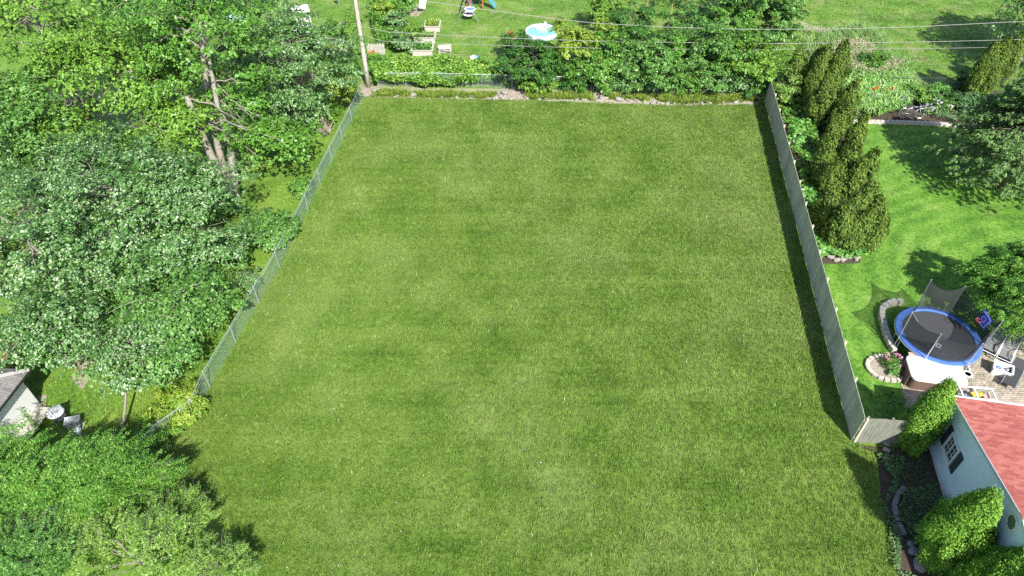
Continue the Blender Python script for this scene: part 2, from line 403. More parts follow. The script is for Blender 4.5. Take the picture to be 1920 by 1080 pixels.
def sprays(starts, dirs, length, per, leaf, droop=.3, aspect=.3, spread=1.0, curl=.25):
    """feathery sprigs: leaflets in rows along curved stems"""
    k = len(starts); n = k*per
    t = np.tile(np.linspace(.08, 1, per), k)[:, None]
    Ln = np.repeat(length*rs.uniform(.6, 1.25, k), per)[:, None]
    s = np.repeat(starts, per, 0); d = np.repeat(norm(dirs), per, 0)
    P = s + d*Ln*t; P[:, 2] -= (droop*Ln*t**2)[:, 0]
    side = norm(np.cross(d, np.array([0, 0, 1.0]))); sg = np.where(np.arange(n) % 2 == 0, 1, -1)[:, None]
    T = norm(side*sg*spread + d*.7 + unit(n)*.3 - np.array([0, 0, curl]))
    N = norm(np.array([0, 0, 1.0]) + unit(n)*.45)
    sz = leaf*(1.15 - .6*t[:, 0])*rs.uniform(.75, 1.25, n)
    return leaves(P + T*sz[:, None]*.5, N, T, sz, sz*aspect)

def conifer(name, label, base, h, r, mat='cedar', n=260, per=70, leaf=.11, stems=1, lean=(0, 0), group=None, cat="tree", prof=None, rc=.2, spread=.0, r_in=.8):
    base = Vector(base); root = empty(name, base, label, cat, group); Vs = []; mb = MB()
    for s in range(stems):
        a = 6.28*s/stems + random.random(); ox, oy = (spread*math.cos(a), spread*math.sin(a)) if stems > 1 else (0, 0)
        hh = h*(random.uniform(.72, 1.0) if stems > 1 and s else 1.0); rr = r*(random.uniform(.75, 1.0) if stems > 1 else 1)
        t = rs.uniform(.02, .99, n)**.85; th = rs.uniform(0, 6.28, n)
        pr = (np.sin(np.clip(t*1.0+.0, 0, 1)*math.pi*.80+.50)**.8)*(1-t**5*.4) if prof is None else prof(t)
        ph = rs.uniform(0, 6.28, 2)
        rad = rr*pr*(1 + .12*np.sin(3*th+ph[0]+t*5) + .1*np.sin(5*th+ph[1]-t*9))*rs.uniform(r_in, 1.03, n)
        lx = ox + lean[0]*t*hh*(1); ly = oy + lean[1]*t*hh
        cen = np.stack([lx + ox*.6*t + rad*np.cos(th), ly + oy*.6*t + rad*np.sin(th), t*hh], 1)
        out = np.stack([np.cos(th), np.sin(th), .35 + 0*th], 1); out = norm(out)
        m = n*per; c = np.repeat(cen, per, 0); o = np.repeat(out, per, 0)
        d = unit(m)*(rs.uniform(.1, 1, m)**.5)[:, None]; d[:, 2] *= 1.6
        P = c + d*rc*(np.repeat(rs.uniform(.6, 1.45, n), per)[:, None])
        T = norm(np.array([0, 0, .9]) + o*.6 + unit(m)*.6); N = norm(o + unit(m)*.6 + np.array([0, 0, .25]))
        sz = leaf*rs.uniform(.6, 1.4, m); Vs.append(leaves(P, N, T, sz, sz*.55))
        top = Vector((ox*1.6 + lean[0]*hh*.9, oy*1.6 + lean[1]*hh*.9, hh*.9))
        mb.tube([Vector((ox*.4, oy*.4, 0)), Vector((ox, oy, 0)).lerp(top, .5), top], [.11 if stems == 1 else .06, .06, .015], 7)
    V = np.concatenate(Vs); V[..., 2] = np.maximum(V[..., 2], .02)
    fast_mesh("crown", V, 4, M[mat], root); mb.build("trunk", M['bark_dark'], root, smooth=True)
    return root

def inside(poly, x, y):
    c = np.zeros(len(x), bool); n = len(poly)
    for i in range(n):
        x1, y1 = poly[i][0], poly[i][1]; x2, y2 = poly[i-1][0], poly[i-1][1]
        if y1 == y2: continue
        k = ((y1 > y) != (y2 > y)) & (x < (x2-x1)*(y-y1)/(y2-y1)+x1); c ^= k
    return c
def scatter(poly, dens):
    xs = [p[0] for p in poly]; ys = [p[1] for p in poly]
    a = (max(xs)-min(xs))*(max(ys)-min(ys)); n = int(a*dens)
    x = rs.uniform(min(xs), max(xs), n); y = rs.uniform(min(ys), max(ys), n)
    k = inside(poly, x, y); return x[k], y[k]
def blades(poly, tufts, per, h, wd, spread=.05, lean=.6, z=0.0, holes=()):
    x, y = scatter(poly, tufts)
    for hp in holes:
        k = ~inside(hp, x, y); x, y = x[k], y[k]
    n = len(x)*per; X = np.repeat(x, per) + rs.normal(0, spread, n); Y = np.repeat(y, per) + rs.normal(0, spread, n)
    th = rs.uniform(0, 6.28, n); hh = h*rs.uniform(.5, 1.3, n)*np.repeat(rs.uniform(.45, 1.5, len(x)), per); l = hh*lean*rs.uniform(.3, 1.5, n)
    bx, by = np.cos(th+1.57)*wd*.5, np.sin(th+1.57)*wd*.5
    V = np.empty((n, 3, 3)); V[:, 0] = np.stack([X+bx, Y+by, np.full(n, z)], 1); V[:, 1] = np.stack([X-bx, Y-by, np.full(n, z)], 1)
    V[:, 2] = np.stack([X+np.cos(th)*l, Y+np.sin(th)*l, z+hh], 1)
    return V
def sheet(name, poly, z, mat, cut=None):
    me = bpy.data.meshes.new(name)
    from mathutils.geometry import tessellate_polygon
    vs = [Vector((p[0], p[1], z)) for p in poly]; tris = tessellate_polygon([vs])
    me.from_pydata([tuple(v) for v in vs], [], [tuple(t) for t in tris]); me.update()
    for p in me.polygons:
        if p.normal.z < 0: p.flip()
    me.materials.append(mat); o = bpy.data.objects.new(name, me); C.objects.link(o); o["kind"] = "structure"; return o
def soften(poly, step=.8, amp=.12):
    out = []
    for i in range(len(poly)):
        a = Vector(poly[i][:2]); b = Vector(poly[(i+1) % len(poly)][:2]); k = max(1, int((b-a).length/step))
        for j in range(k):
            p = a.lerp(b, j/k); out.append(Vector((p.x + random.gauss(0, amp), p.y + random.gauss(0, amp), 0)))
    return out
def GP(lst, z=0.0): return [G(a, b, z) for a, b in lst]
# ------------------------------------------------------------------ the ground
g_ = sheet("ground", [(-400, -200), (400, -200), (400, 600), (-400, 600)], -0.02, M['wild'])
LOTP = GP([(683,181),(820,184),(960,187),(1100,192),(1240,196),(1418,195),(1434,188),(1481,385),(1513,500),(1560,690),(1597,829),(1640,846),(1652,930),(1672,1010),(1700,1150),(1720,1300),(620,1300),(500,1110),(478,1060),(430,985),(360,940),(292,905),(284,862),(303,815),(372,760),(420,690),(500,540),(570,420),(640,275)])
lawn_poly = soften(LOTP, .9, .07)
sheet("lawn", lawn_poly, -0.008, M['lawn'])
RIGHT = GP([(1580,232),(1780,236),(2400,250),(2500,700),(1960,735),(1700,765),(1700,800),(1622,800),(1570,600),(1538,495),(1622,490),(1640,430),(1600,300)])
sheet("neighbour_lawn", RIGHT, -0.012, M['green'])
FAR = GP([(560,178),(1440,165),(1470,190),(2000,172),(2900,150),(2900,-330),(-400,-330),(-200,0),(500,40)])
sheet("back_lawn", FAR, -0.012, M['back'])
STRIP = GP([(672,158),(800,166),(960,166),(1110,170),(1250,178),(1425,176),(1420,196),(1240,197),(1100,193),(960,188),(820,185),(676,182)])
sheet("dirt_strip", soften(STRIP, .8, .08), -0.002, M['dirt'])
BED = GP([(1602,832),(1700,838),(1745,832),(1800,1040),(1840,1200),(1700,1200),(1672,1010),(1652,930),(1642,848)])
sheet("mulch_bed", soften(BED, .8, .05), 0.0, M['soil'])
EBED = GP([(1452,190),(1560,170),(1590,236),(1600,300),(1640,430),(1610,492),(1536,494),(1500,360),(1482,290)])
sheet("evergreen_bed", soften(EBED, .8, .06), 0.0, M['soil'])
FBED = GP([(1582,228),(1570,180),(1700,168),(1990,172),(2100,236),(1780,232)])
sheet("flower_bed", soften(FBED, .8, .06), 0.0, M['soil'])
PATIO = GP([(1686,700),(1700,690),(1830,650),(1880,610),(2050,610),(2200,860),(1830,850),(1700,775)])
pt_ = sheet("patio", PATIO, 0.004, M['paver'])
for nm_, ps, mt in (("bare_dirt_patch", [(148,640),(185,655),(170,705),(150,732),(136,715),(140,680)], 'dirt'),
                    ("worn_dirt_patch", [(66,745),(86,738),(88,765),(74,776),(62,772)], 'dirt'),
                    ("round_dirt_patch", [(762,17),(768,9),(780,6),(792,12),(793,22),(784,30),(770,30)], 'dirt'),
                    ("path", [(640,95),(655,60),(668,62),(650,98)], 'dirt'),
                    ("dirt_track", [(312,790),(330,800),(318,830),(296,830),(290,812)], 'dirt'),
                    ("field_dirt", [(1500,38),(1530,50),(1580,50),(1588,62),(1560,66),(1505,56)], 'dirt')):
    sheet(nm_, soften(GP(ps), .5, .09), 0.0, M[mt])

# grass on the open lot: single blades, too many to count
RX, RY = [], []
near = [p for p in lawn_poly]
Vb = blades(near, 125, 6, .085, .026, .045, .75, -0.008)
print("lot blades", len(Vb))
tag(fast_mesh("grass", Vb, 3, M['lawn']), None, None, None, 'stuff')
C.objects["grass"]["label"] = "mown green grass covering the empty lot between the fences"; C.objects["grass"]["category"] = "grass"
Vb = np.concatenate([blades(RIGHT, 70, 5, .06, .022, .04, .8, -.012)])
o = tag(fast_mesh("grass", Vb, 3, M['green']), "bright mown grass around the trampoline", "grass", None, 'stuff')
LEFT = GP([(-160,760),(0,600),(150,560),(300,420),(420,300),(560,190),(668,180),(640,260),(570,410),(500,530),(410,690),(365,755),(300,812),(285,905),(0,980),(-160,980)])
Vb = blades(LEFT, 60, 4, .11, .03, .06, .8, -.02)
o = tag(fast_mesh("grass", Vb, 3, M['wild']), "longer shaded grass under the trees beside the chain link fence", "grass", None, 'stuff')
Vb = blades(GP([(560,170),(1440,160),(1600,170),(1930,170),(2000,-20),(560,-20)]), 22, 4, .1, .05, .09, .9, -.012)
o = tag(fast_mesh("grass", Vb, 3, M['back']), "patchy grass of the yards beyond the back fence", "grass", None, 'stuff')

# ------------------------------------------------------------------ yellow-green cover and stones on the low bank at the back
cov = [[(700,172),(790,172),(930,176),(930,183),(820,183),(700,181)], [(985,174),(1110,176),(1112,188),(1040,187),(985,184)],
       [(1135,178),(1215,181),(1220,188),(1140,186)], [(1225,181),(1415,181),(1417,191),(1240,195)]]
allv = []
for c_ in cov:
    pc = soften(GP(c_), .6, .12); allv.append(blades(pc, 160, 6, .26, .06, .06, .8, 0))
tag(fast_mesh("ground_cover", np.concatenate(allv), 3, M['moss']), "yellow green ground cover along the stone bank behind the lot", "ground cover", None, 'stuff')
def stone(mb, c, s, mi=0):
    import bmesh
    bm = bmesh.new(); bmesh.ops.create_icosphere(bm, subdivisions=2, radius=1)
    ph = [random.uniform(0, 6) for _ in range(4)]
    V = []
    for v in bm.verts:
        n = 1 + .16*math.sin(3*v.co.x+ph[0]) + .14*math.sin(4*v.co.y+ph[1]) + .1*math.sin(5*v.co.z+ph[2])
        co = v.co*n; co = Vector([max(-.8, min(.8, q)) for q in co])
        V.append(Vector(c) + Matrix.Rotation(ph[3], 3, 'Z') @ Vector((co.x*s[0], co.y*s[1], co.z*s[2])))
    F = [tuple(v.index for v in f.verts) for f in bm.faces]; bm.free(); mb.add(V, F, mi)
edge = [(700,183),(800,186),(900,187),(960,189),(1040,192),(1110,194),(1180,195),(1240,199),(1330,198),(1410,197)]
se_ = empty("stone_edging", G(*edge[0]), "long low edging of rough pale field stones at the back of the lot", "stone edging")
for i in range(len(edge)-1):
    a, b = G(*edge[i]), G(*edge[i+1]); k = int((b-a).length/.55)
    for j in range(k):
        p = a.lerp(b, j/k); s = random.uniform(.12, .3)
        if random.random() < .7:
            mb = MB(); stone(mb, Vector((p.x, p.y + .35 + random.uniform(-.1, .2), .05)) - se_.location, (s*1.6, s*.6, s*.5)); mb.build("stone", M['rock'], se_, True)
big = [(945,176,.35,"round pale boulder on the bank left of the dark round bush"), (1128,187,.5,"largest flat white rock on the bank below the shrubs"),
       (1160,189,.38,"flat grey rock just right of the largest white rock"), (938,183,.28,"small pale stone below the round boulder on the bank"),
       (705,172,.4,"pale broken rock at the foot of the utility pole"), (1420,186,.35,"pale rock at the corner where the wooden fence begins"),
       (1181,170,.16,"tiny white stone lying on the dirt under the shrubs"), (775,180,.3,"flat pale stone at the left end of the bank")]
for px, py, s, lb in big:
    p = G(px, py); m_ = MB()
    stone(m_, (0, 0, .14), (s, s*.6, s*.5)); stone(m_, (s*.7, .1, .08), (s*.5, s*.35, s*.3))
    o = m_.build("rock", M['rock'], None, True); o.location = p; tag(o, lb, "rock", "rocks on the bank behind the lot")

# ------------------------------------------------------------------ wooden privacy fence
fence_pts = [G(1434,188), G(1481,385), G(1513,500), G(1560,690), G(1597,828)]
A0, A1 = fence_pts[0], fence_pts[-1]
def board_panel(a, b, h, bw=.14, face=-1):
    mb = MB(); d = (b-a); n = max(1, int(d.length/(bw+.006))); d.normalize(); s = Vector((d.y, -d.x, 0))*face
    ang = math.atan2(d.y, d.x)
    for i in range(n):
        c = a + d*((i+.5)*(b-a).length/n)
        hh = h + random.uniform(-.02, .02); off = random.uniform(0, .006)
        mb.box(c + s*(.012+off) + Vector((0, 0, hh/2 + .03)), ((b-a).length/n-.008, .02, hh), rz=ang + random.gauss(0, .012))
    return mb
def wood_fence(a, b, n, label, h=1.82, name="wooden_fence", face=-1):
    root = empty(name, a, label, "fence"); inv = -a
    d = (b-a).normalized(); s = Vector((d.y, -d.x, 0))*face; back = -s
    for i in range(n+1):
        p = a.lerp(b, i/n) + back*.11; mb = MB(); mb.box(p - a + Vector((0, 0, (h-.02)/2)), (.1, .1, h-.02), rz=math.atan2(d.y, d.x)); mb.build("post", M['fence_wood'], root)
    for i in range(n):
        pa, pb = a.lerp(b, i/n), a.lerp(b, (i+1)/n)
        o = board_panel(pa - a, pb - a, h + random.uniform(-.03, .03), face=face).build("fence_panel", M['fence_wood'], root)
        for z in (.3, .95, 1.6):
            mb = MB(); mb.bar(pa - a + back*.035 + Vector((0, 0, z)), pb - a + back*.035 + Vector((0, 0, z)), .04, .09); mb.build("rail", M['fence_wood'], root)
    return root
wood_fence(A0, A1, 14, "long weathered grey wooden board fence along the right side of the lot", face=1)
N0 = A1 + Vector((.12, -.02, 0)); N1 = G(1694, 835)
fw_ = M['fence_wood']; M['fence_wood'] = barkmat("shaded_fence_wood", (.13,.14,.11), (.27,.27,.22), 3)  # darker copy of the wood: the shade on the short fence is painted in
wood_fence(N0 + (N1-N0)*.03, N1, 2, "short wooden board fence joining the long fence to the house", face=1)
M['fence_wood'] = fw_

# ------------------------------------------------------------------ chain link fences
def chain_fence(pts, h, label, name="chain_link_fence", mat='chain', post_mat='galv', step=3.0, pitch=.09, wire=.0045, bottom=False, toprail=True):
    a0 = pts[0]; root = empty(name, a0, label, "fence")
    rail = MB(); mesh = []
    for i in range(len(pts)-1):
        a, b = pts[i]-a0, pts[i+1]-a0; Ld = (b-a).length; d = (b-a).normalized(); n = max(1, round(Ld/step))
        for j in range(n + (1 if i == len(pts)-2 else 0)):
            p = a.lerp(b, j/n); mb = MB(); mb.tube([p, p+Vector((0,0,h+.03))], .03, 8); mb.lathe(p+Vector((0,0,h+.03)), [(.035,0),(.03,.03),(0,.05)], 8); mb.build("post", M[post_mat], root)
        rail.tube([a+Vector((0,0,h)), b+Vector((0,0,h))], .022, 6)
        if bottom: rail.tube([a+Vector((0,0,.06)), b+Vector((0,0,.06))], .012, 5)
        k = int(Ld/pitch)
        for sgn in (1, -1):
            for j in range(-int(h/pitch), k+1):
                s0 = j*pitch if sgn > 0 else j*pitch + h
                x0, z0, x1, z1 = s0, .03, s0 + sgn*(h-.03), h
                if x0 > x1: x0, z0, x1, z1 = x1, z1, x0, z0
                if x1 <= 0 or x0 >= Ld: continue
                if x0 < 0: z0 += (z1-z0)*(-x0)/(x1-x0); x0 = 0
                if x1 > Ld: z1 = z0 + (z1-z0)*(Ld-x0)/(x1-x0); x1 = Ld
                mesh.append((a + d*x0 + Vector((0,0,z0)), a + d*x1 + Vector((0,0,z1))))
    rail.build("top_rail", M[post_mat], root)
    n = len(mesh); P = np.array([[tuple(p), tuple(q)] for p, q in mesh]); V = []
    dd = norm(P[:,1]-P[:,0]); sd = norm(np.cross(dd, np.array([0,0,1.]))); up = np.cross(sd, dd)
    offs = [sd*wire + up*-wire*.6, sd*-wire + up*-wire*.6, up*wire]
    for i in range(3):
        o1, o2 = offs[i], offs[(i+1) % 3]; V.append(np.stack([P[:,0]+o1, P[:,0]+o2, P[:,1]+o2, P[:,1]+o1], 1))
    fast_mesh("wire_mesh", np.concatenate(V), 4, M[mat], root)
    return root
LF = [G(668,182), G(530,474), G(392,722), G(362,782), G(300,840), G(286,880)]
LFt = [G(672,168,1.2), G(515,472,1.2), G(380,697,1.2), G(356,750,1.2), G(285,800,1.2), G(258,832,1.2)]
LF = [Vector((p.x, p.y, 0)) for p in LFt]
chain_fence(LF, 1.2, "galvanised chain link fence running down the left side of the lot", pitch=.085, wire=.0026)
BF = [Vector((p.x, p.y, 0)) for p in (G(705,137,1.2), G(812,137,1.2), G(960,141,1.2), G(1110,145,1.2), G(1290,150,1.2), G(1430,152,1.2))]
chain_fence(BF, 1.2, "silver chain link fence half buried in shrubs behind the lot", wire=.0026)
RF = [Vector((p.x, p.y, 0)) for p in (G(1672,146,1.15), G(1800,146,1.15), G(1990,150,1.15))]
chain_fence(RF, 1.15, "thin dark green wire fence crossing the grass beyond the flower bed", mat='chain_green', post_mat='dark_metal', step=3.2, pitch=.14, bottom=True)

# ------------------------------------------------------------------ utility pole and its wires
pb = G(691,162); root = empty("utility_pole", pb, "tall bare wooden utility pole at the back left corner of the lot", "utility pole")
mb = MB(); mb.tube([Vector((0,0,z)) for z in (0, 2, 5, 8, 11)], [.2, .185, .165, .145, .125], 14); mb.build("shaft", M['pole_wood'], root, True)
mb = MB(); mb.box((.21, -.02, 2.7), (.05, .18, .12)); mb.build("bracket", M['galv'], root)
mb = MB(); mb.tube([Vector((-.19,-.03,0)), Vector((-.17,-.03,5)), Vector((-.14,-.03,10))], .014, 5); mb.build("ground_wire", M['dark_metal'], root)
def wire(pix, label, r, z0):
    pts = [Vector((pb.x, pb.y, z0))] + [GY(x, y, pb.y + .0) for x, y in pix]
    e = pts[-1] + (pts[-1]-pts[-2])*2.0; pts.append(e)
    mb = MB(); out = []
    for i in range(len(pts)-1):
        for j in range(4): out.append(pts[i].lerp(pts[i+1], j/4))
    out.append(pts[-1]); mb.tube(out, r, 6)
    o = mb.build("power_line", M['cable'], None, True); tag(o, label, "power line", "overhead wires crossing the back yards")
wire([(797,2),(900,17),(1000,30),(1110,43),(1250,51),(1400,55),(1560,54.5),(1700,51),(1820,45),(1920,40)], "highest overhead wire, rising to the right over the back yards", .022, 8.6)
wire([(730,60),(820,65),(960,72),(1120,77),(1300,80),(1450,81.5),(1600,80.5),(1760,78),(1920,74)], "middle overhead wire crossing in front of the back shrubs", .02, 5.1)
wire([(715,77),(820,81),(960,86),(1110,90),(1250,92),(1420,93),(1650,92),(1800,90),(1920,87)], "lowest and darkest overhead wire above the chain link fence", .017, 4.5)

# ------------------------------------------------------------------ house with the red roof
Wp = Vector((19.30, 17.98, 0))
hs = empty("house", Wp, "pale blue house with red shingle roof at the right edge", "house", rz=LOT - math.radians(3.5))
Lw = 12.2; Rg = -6.1; zE = 2.95; zR = 4.35; Wd = 14.0       # local: x to the right (into the house), y away from camera
def prof(y): return zE + (zR - zE)*(1 - abs(y - Rg)/(-Rg))
mb = MB(); z = .0; ch = .115; i = 0
# lap siding on the gable end, cut to the gable outline
while z < zR - .02:
    z1 = min(z + ch, zR)
    def span(zz):
        if zz <= zE: return (-Lw, 0.0)
        k = (zz - zE)/(zR - zE)*(-Rg); return (-Lw + k, -k)
    a, b = span(z), span(z1)
    V = [(-.022, a[0], z), (-.022, a[1], z), (-.004, b[1], z1), (-.004, b[0], z1), (.03, a[0], z), (.03, a[1], z)]
    mb.add(V, [(0, 3, 2, 1), (4, 0, 1, 5)]); z = z1
mb.build("gable_wall", plain("pale_blue_siding", (.68,.8,.86), .6, var=.06, scale=2.5), hs)
mb = MB(); mb.box((Wd/2, -.06, zE/2), (Wd-.04, .1, zE)); mb.box((Wd/2, -Lw+.06, zE/2), (Wd-.04, .1, zE)); mb.box((Wd-.1, -Lw/2, zE/2), (.1, Lw-.3, zE)); mb.build("wall", plain("pale_blue_wall", (.68,.8,.86), .6, var=.06), hs)
mb = MB(); mb.box((-.035, -Lw/2, .13), (.03, Lw, .26)); mb.build("foundation_strip", M['white_paint'], hs)
sl_ = (zR - zE)/(-Rg); tl = math.atan(sl_)
oh = .12; eo = .42
def roof_plane(sign, name):
    """one slope as its own flat-lying mesh so that the shingles run along it"""
    Ls = (-Rg + eo)/math.cos(tl); mb = MB()
    rows = int(Ls/.14)
    for r in range(rows):
        y0, y1 = r*Ls/rows, (r+1)*Ls/rows
        mb.add([(0, y0, .014), (Wd+oh, y0, .014), (Wd+oh, y1, .002), (0, y1, .002), (0, y0, 0), (Wd+oh, y0, 0)], [(0, 1, 2, 3), (4, 5, 1, 0)])
    mb.add([(0,0,-.03),(Wd+oh,0,-.03),(Wd+oh,Ls,-.03),(0,Ls,-.03)], [(3,2,1,0)])
    o = mb.build(name, M['red_roof'], hs)
    # origin at the eave, local +y runs up the slope
    if sign > 0:
        o.location = (-oh, eo, zE - eo*sl_ + .12); o.rotation_euler = (tl, 0, 0); o.scale = (1, 1, 1)
        o.matrix_local = Matrix.Translation((-oh, eo, zE - eo*sl_ + .12)) @ Matrix.Rotation(math.pi, 4, 'Z') @ Matrix.Translation((-(Wd+oh), 0, 0)) @ Matrix.Rotation(tl, 4, 'X')
    else:
        o.matrix_local = Matrix.Translation((-oh, -Lw - eo, zE - eo*sl_ + .12)) @ Matrix.Rotation(tl, 4, 'X')
    return o
roof_plane(1, "roof"); roof_plane(-1, "roof")
mb = MB()
for k in range(int((Wd+oh)/.3)):
    x = -oh + k*.3
    for s in (1, -1):
        mb.add([(x, Rg, zR+.15), (x+.31, Rg, zR+.158), (x+.31, Rg+s*.15, zR+.15-.15*sl_+.012), (x, Rg+s*.15, zR+.15-.15*sl_+.004)], [(0,1,2,3) if s < 0 else (3,2,1,0)])
mb.build("ridge_cap", M['red_roof'], hs)
mb = MB(); zr = zR + .06; ze = zE - eo*sl_ + .05
mb.bar((-oh+.01, eo, ze), (-oh+.01, Rg, zr), .025, .16); mb.bar((-oh+.01, Rg, zr), (-oh+.01, -Lw-eo, ze), .025, .16)
mb.build("rake_board", plain("rake_board_paint", (.55,.6,.62), .5), hs)
mb = MB()
for (s0, s1) in (((eo, ze-.05), (Rg, zr-.05)), ((Rg, zr-.05), (-Lw-eo, ze-.05))):
    mb.add([(-oh+.03, s0[0], s0[1]), (0, s0[0], s0[1]), (0, s1[0], s1[1]), (-oh+.03, s1[0], s1[1])], [(0,1,2,3)])
mb.build("soffit", M['white_paint'], hs)
mb = MB(); mb.box((Wd/2-.1, eo+.05, ze+.03), (Wd+oh, .1, .1)); mb.build("gutter", M['white_paint'], hs)
# window with shutters
wy, wz, ww, wh = -1.38, 1.62, 1.0, 1.1
win = MB(); fr = .1
for (cy, cz, sy, sz) in ((wy-ww/2+fr/2, wz, fr, wh), (wy+ww/2-fr/2, wz, fr, wh), (wy, wz-wh/2+fr/2, ww-2*fr, fr), (wy, wz+wh/2-fr/2, ww-2*fr, fr), (wy, wz, .05, wh-2*fr)):
    win.box((-.06, cy, cz), (.06, sy, sz))
for sgn in (-1, 1):
    cy = wy + sgn*(ww/4 - fr/4); 
    for kz in (-1, 1): win.box((-.045, cy, wz + kz*(wh-2*fr)/6), (.02, ww/2-fr-.03, .02))
    win.box((-.046, cy, wz), (.018, .02, wh-2*fr))
wo = win.build("window", M['white_paint'], hs)
mb = MB(); mb.box((-.032, wy, wz), (.01, ww-2*fr, wh-2*fr)); mb.build("pane", M['glass'], wo)
mb = MB(); mb.box((-.07, wy, wz-wh/2-.03), (.1, ww+.1, .05)); mb.build("sill", M['white_paint'], wo)
for sgn in (-1, 1):
    mb = MB(); cy = wy + sgn*(ww/2+.22); mb.box((-.04, cy, wz), (.025, .36, wh+.08))
    for k in range(12): mb.box((-.058, cy, wz - wh/2 + .08 + k*(wh-.16)/11), (.014, .27, .035))
    mb.build("shutter", M['shutter'], hs)
# octagonal gable vent
mb = MB(); R_ = .3; cyv, czv = Rg + .15, 3.75
oc = [Vector((-.05, cyv + R_*math.cos(math.pi/8 + i*math.pi/4), czv + R_*1.1*math.sin(math.pi/8 + i*math.pi/4))) for i in range(8)]
for i in range(8): mb.bar(oc[i], oc[(i+1) % 8], .05, .06)
vo = mb.build("gable_vent", M['white_paint'], hs)
mb = MB()
for i in range(7):
    zz = czv - .24 + i*.08; hw = math.sqrt(max(.01, R_*R_*1.05 - (zz-czv)**2)); mb.box((-.035, cyv, zz), (.02, 2*hw*.93, .05), R=Matrix.Rotation(.5, 3, 'Y'))
mb.build("louvre", plain("green_louvre", (.12,.17,.08), .6), vo)
# lower part of the gable end: second window close to the bottom of the picture
mb = MB(); mb.box((-.05, -7.2, 1.9), (.05, .9, 1.0)); w2 = mb.build("window", M['white_paint'], hs)
mb = MB(); mb.box((-.078, -7.2, 1.9), (.01, .74, .84)); mb.build("pane", M['glass'], w2)

# ------------------------------------------------------------------ shed at the left edge
cb = Vector((-22.95, 20.2, 0)); sw, sd, eh, pk = 3.6, 4.6, 2.25, 3.3; ov = .35
sh = empty("shed", cb, "white shed with grey shingle hip roof at the left edge", "shed", rz=-.09)
mb = MB(); mb.box((-sw/2, -.04, eh/2), (sw, .08, eh)); mb.box((-sw/2, -sd+.04, eh/2), (sw, .08, eh)); mb.box((-.04, -sd/2, eh/2), (.08, sd-.17, eh)); mb.box((-sw+.04, -sd/2, eh/2), (.08, sd-.17, eh)); mb.build("wall", M['white_paint'], sh)
mb = MB()
c4 = [Vector((ov, ov, eh)), Vector((-sw-ov, ov, eh)), Vector((-sw-ov, -sd-ov, eh)), Vector((ov, -sd-ov, eh))]
r1, r2 = Vector((-sw/2, -sw/2, pk)), Vector((-sw/2, -sd+sw/2, pk))
V = c4 + [r1, r2]; mb.add(V, [(0,1,4), (1,2,5,4), (2,3,5), (3,0,4,5)])
mb.build("roof", M['grey_roof'], sh)
mb = MB()
for i in range(4): a, b = c4[i], c4[(i+1) % 4]; mb.bar(a-Vector((0,0,.07)), b-Vector((0,0,.07)), .04, .14)
mb.build("fascia", M['dark_metal'], sh)
mb = MB(); mb.bar(c4[0]+Vector((0,0,.03)), r1+Vector((0,0,.03)), .2, .02); mb.bar(c4[3]+Vector((0,0,.03)), r2+Vector((0,0,.03)), .2, .02); mb.build("hip_cap", plain("hip_cap_shingle", (.5,.48,.46), .8), sh)
mb = MB(); mb.add([tuple(p - Vector((0,0,.02))) for p in c4], [(3,2,1,0)]); mb.build("soffit", M['white_paint'], sh)
# ------------------------------------------------------------------ trampoline
tc_ = G(1759, 628, .9); tz = .9; tc0 = Vector((tc_.x, tc_.y, 0))
tr = empty("trampoline", tc0, "oval trampoline with blue padding and black safety net beside the patio", "trampoline")
def onring(px, py): return G(px, py, tz) - tc0
e1 = onring(1678, 604); e2 = onring(1841, 652); ax = math.atan2((e2-e1).y, (e2-e1).x); Ra = (e2-e1).length/2*1.0
n1 = onring(1735, 571); n2 = onring(1782, 684)
Rb = (n1-n2).length/2*.97
def ell(a, ra=Ra, rb=Rb, z=0.0):
    x, y = ra*math.cos(a), rb*math.sin(a); return Vector((x*math.cos(ax)-y*math.sin(ax), x*math.sin(ax)+y*math.cos(ax), z))
print("trampoline", Ra, Rb, math.degrees(ax))
mb = MB(); mb.lathe((0,0,0), [(.0, tz-.02), (.86, tz-.02), (.86, tz-.01), (0, tz-.01)], 48, Ra, Rb, rz=ax); mb.build("jump_mat", M['mat_black'], tr)
mb = MB(); prf = [(.84, tz+.0), (.845, tz+.035), (.99, tz+.045), (1.0, tz-.03), (.985, tz-.03), (.855, tz-.005)]
mb.lathe((0,0,0), prf + [prf[0]], 64, Ra, Rb, rz=ax, cap=False); mb.build("padding", M['blue_pad'], tr)
mb = MB(); mb.tube([ell(i*math.pi/24, Ra*1.0, Rb*1.0, tz-.06) for i in range(48)], .035, 6, closed=True); mb.build("ring_frame", M['grey_metal'], tr)
for i in range(6):
    a = i*math.pi/3 + .3; p, q = ell(a, Ra*.98, Rb*.98, tz-.06), ell(a+.28, Ra*.98, Rb*.98, tz-.06); mb = MB()
    mb.tube([p, Vector((p.x, p.y, .04)), Vector((q.x, q.y, .04)), q], .03, 6); mb.build("leg", M['grey_metal'], tr)
PH = 1.85
def ang_of(px, py, z=tz):
    d = onring(px, py); d = Vector((d.x*math.cos(-ax)-d.y*math.sin(-ax), d.x*math.sin(-ax)+d.y*math.cos(-ax))); return math.atan2(d.y/Rb, d.x/Ra)
pa = sorted([ang_of(1685, 633), ang_of(1737, 669), ang_of(1807, 681), ang_of(1848, 650), ang_of(1790, 565), ang_of(1717, 570)])
tops = []
for i, a in enumerate(pa):
    p = ell(a, Ra*1.03, Rb*1.03); top = p*1.02; top.z = tz + PH*(1.0 if i != 2 else .9); tops.append(top)
    mb = MB(); mb.tube([Vector((p.x, p.y, .35)), Vector((p.x, p.y, tz+.2)), top], .026, 7); mb.lathe(top, [(.03, 0), (.03, .04), (0, .06)], 8); mb.build("net_pole", M['grey_metal'], tr)
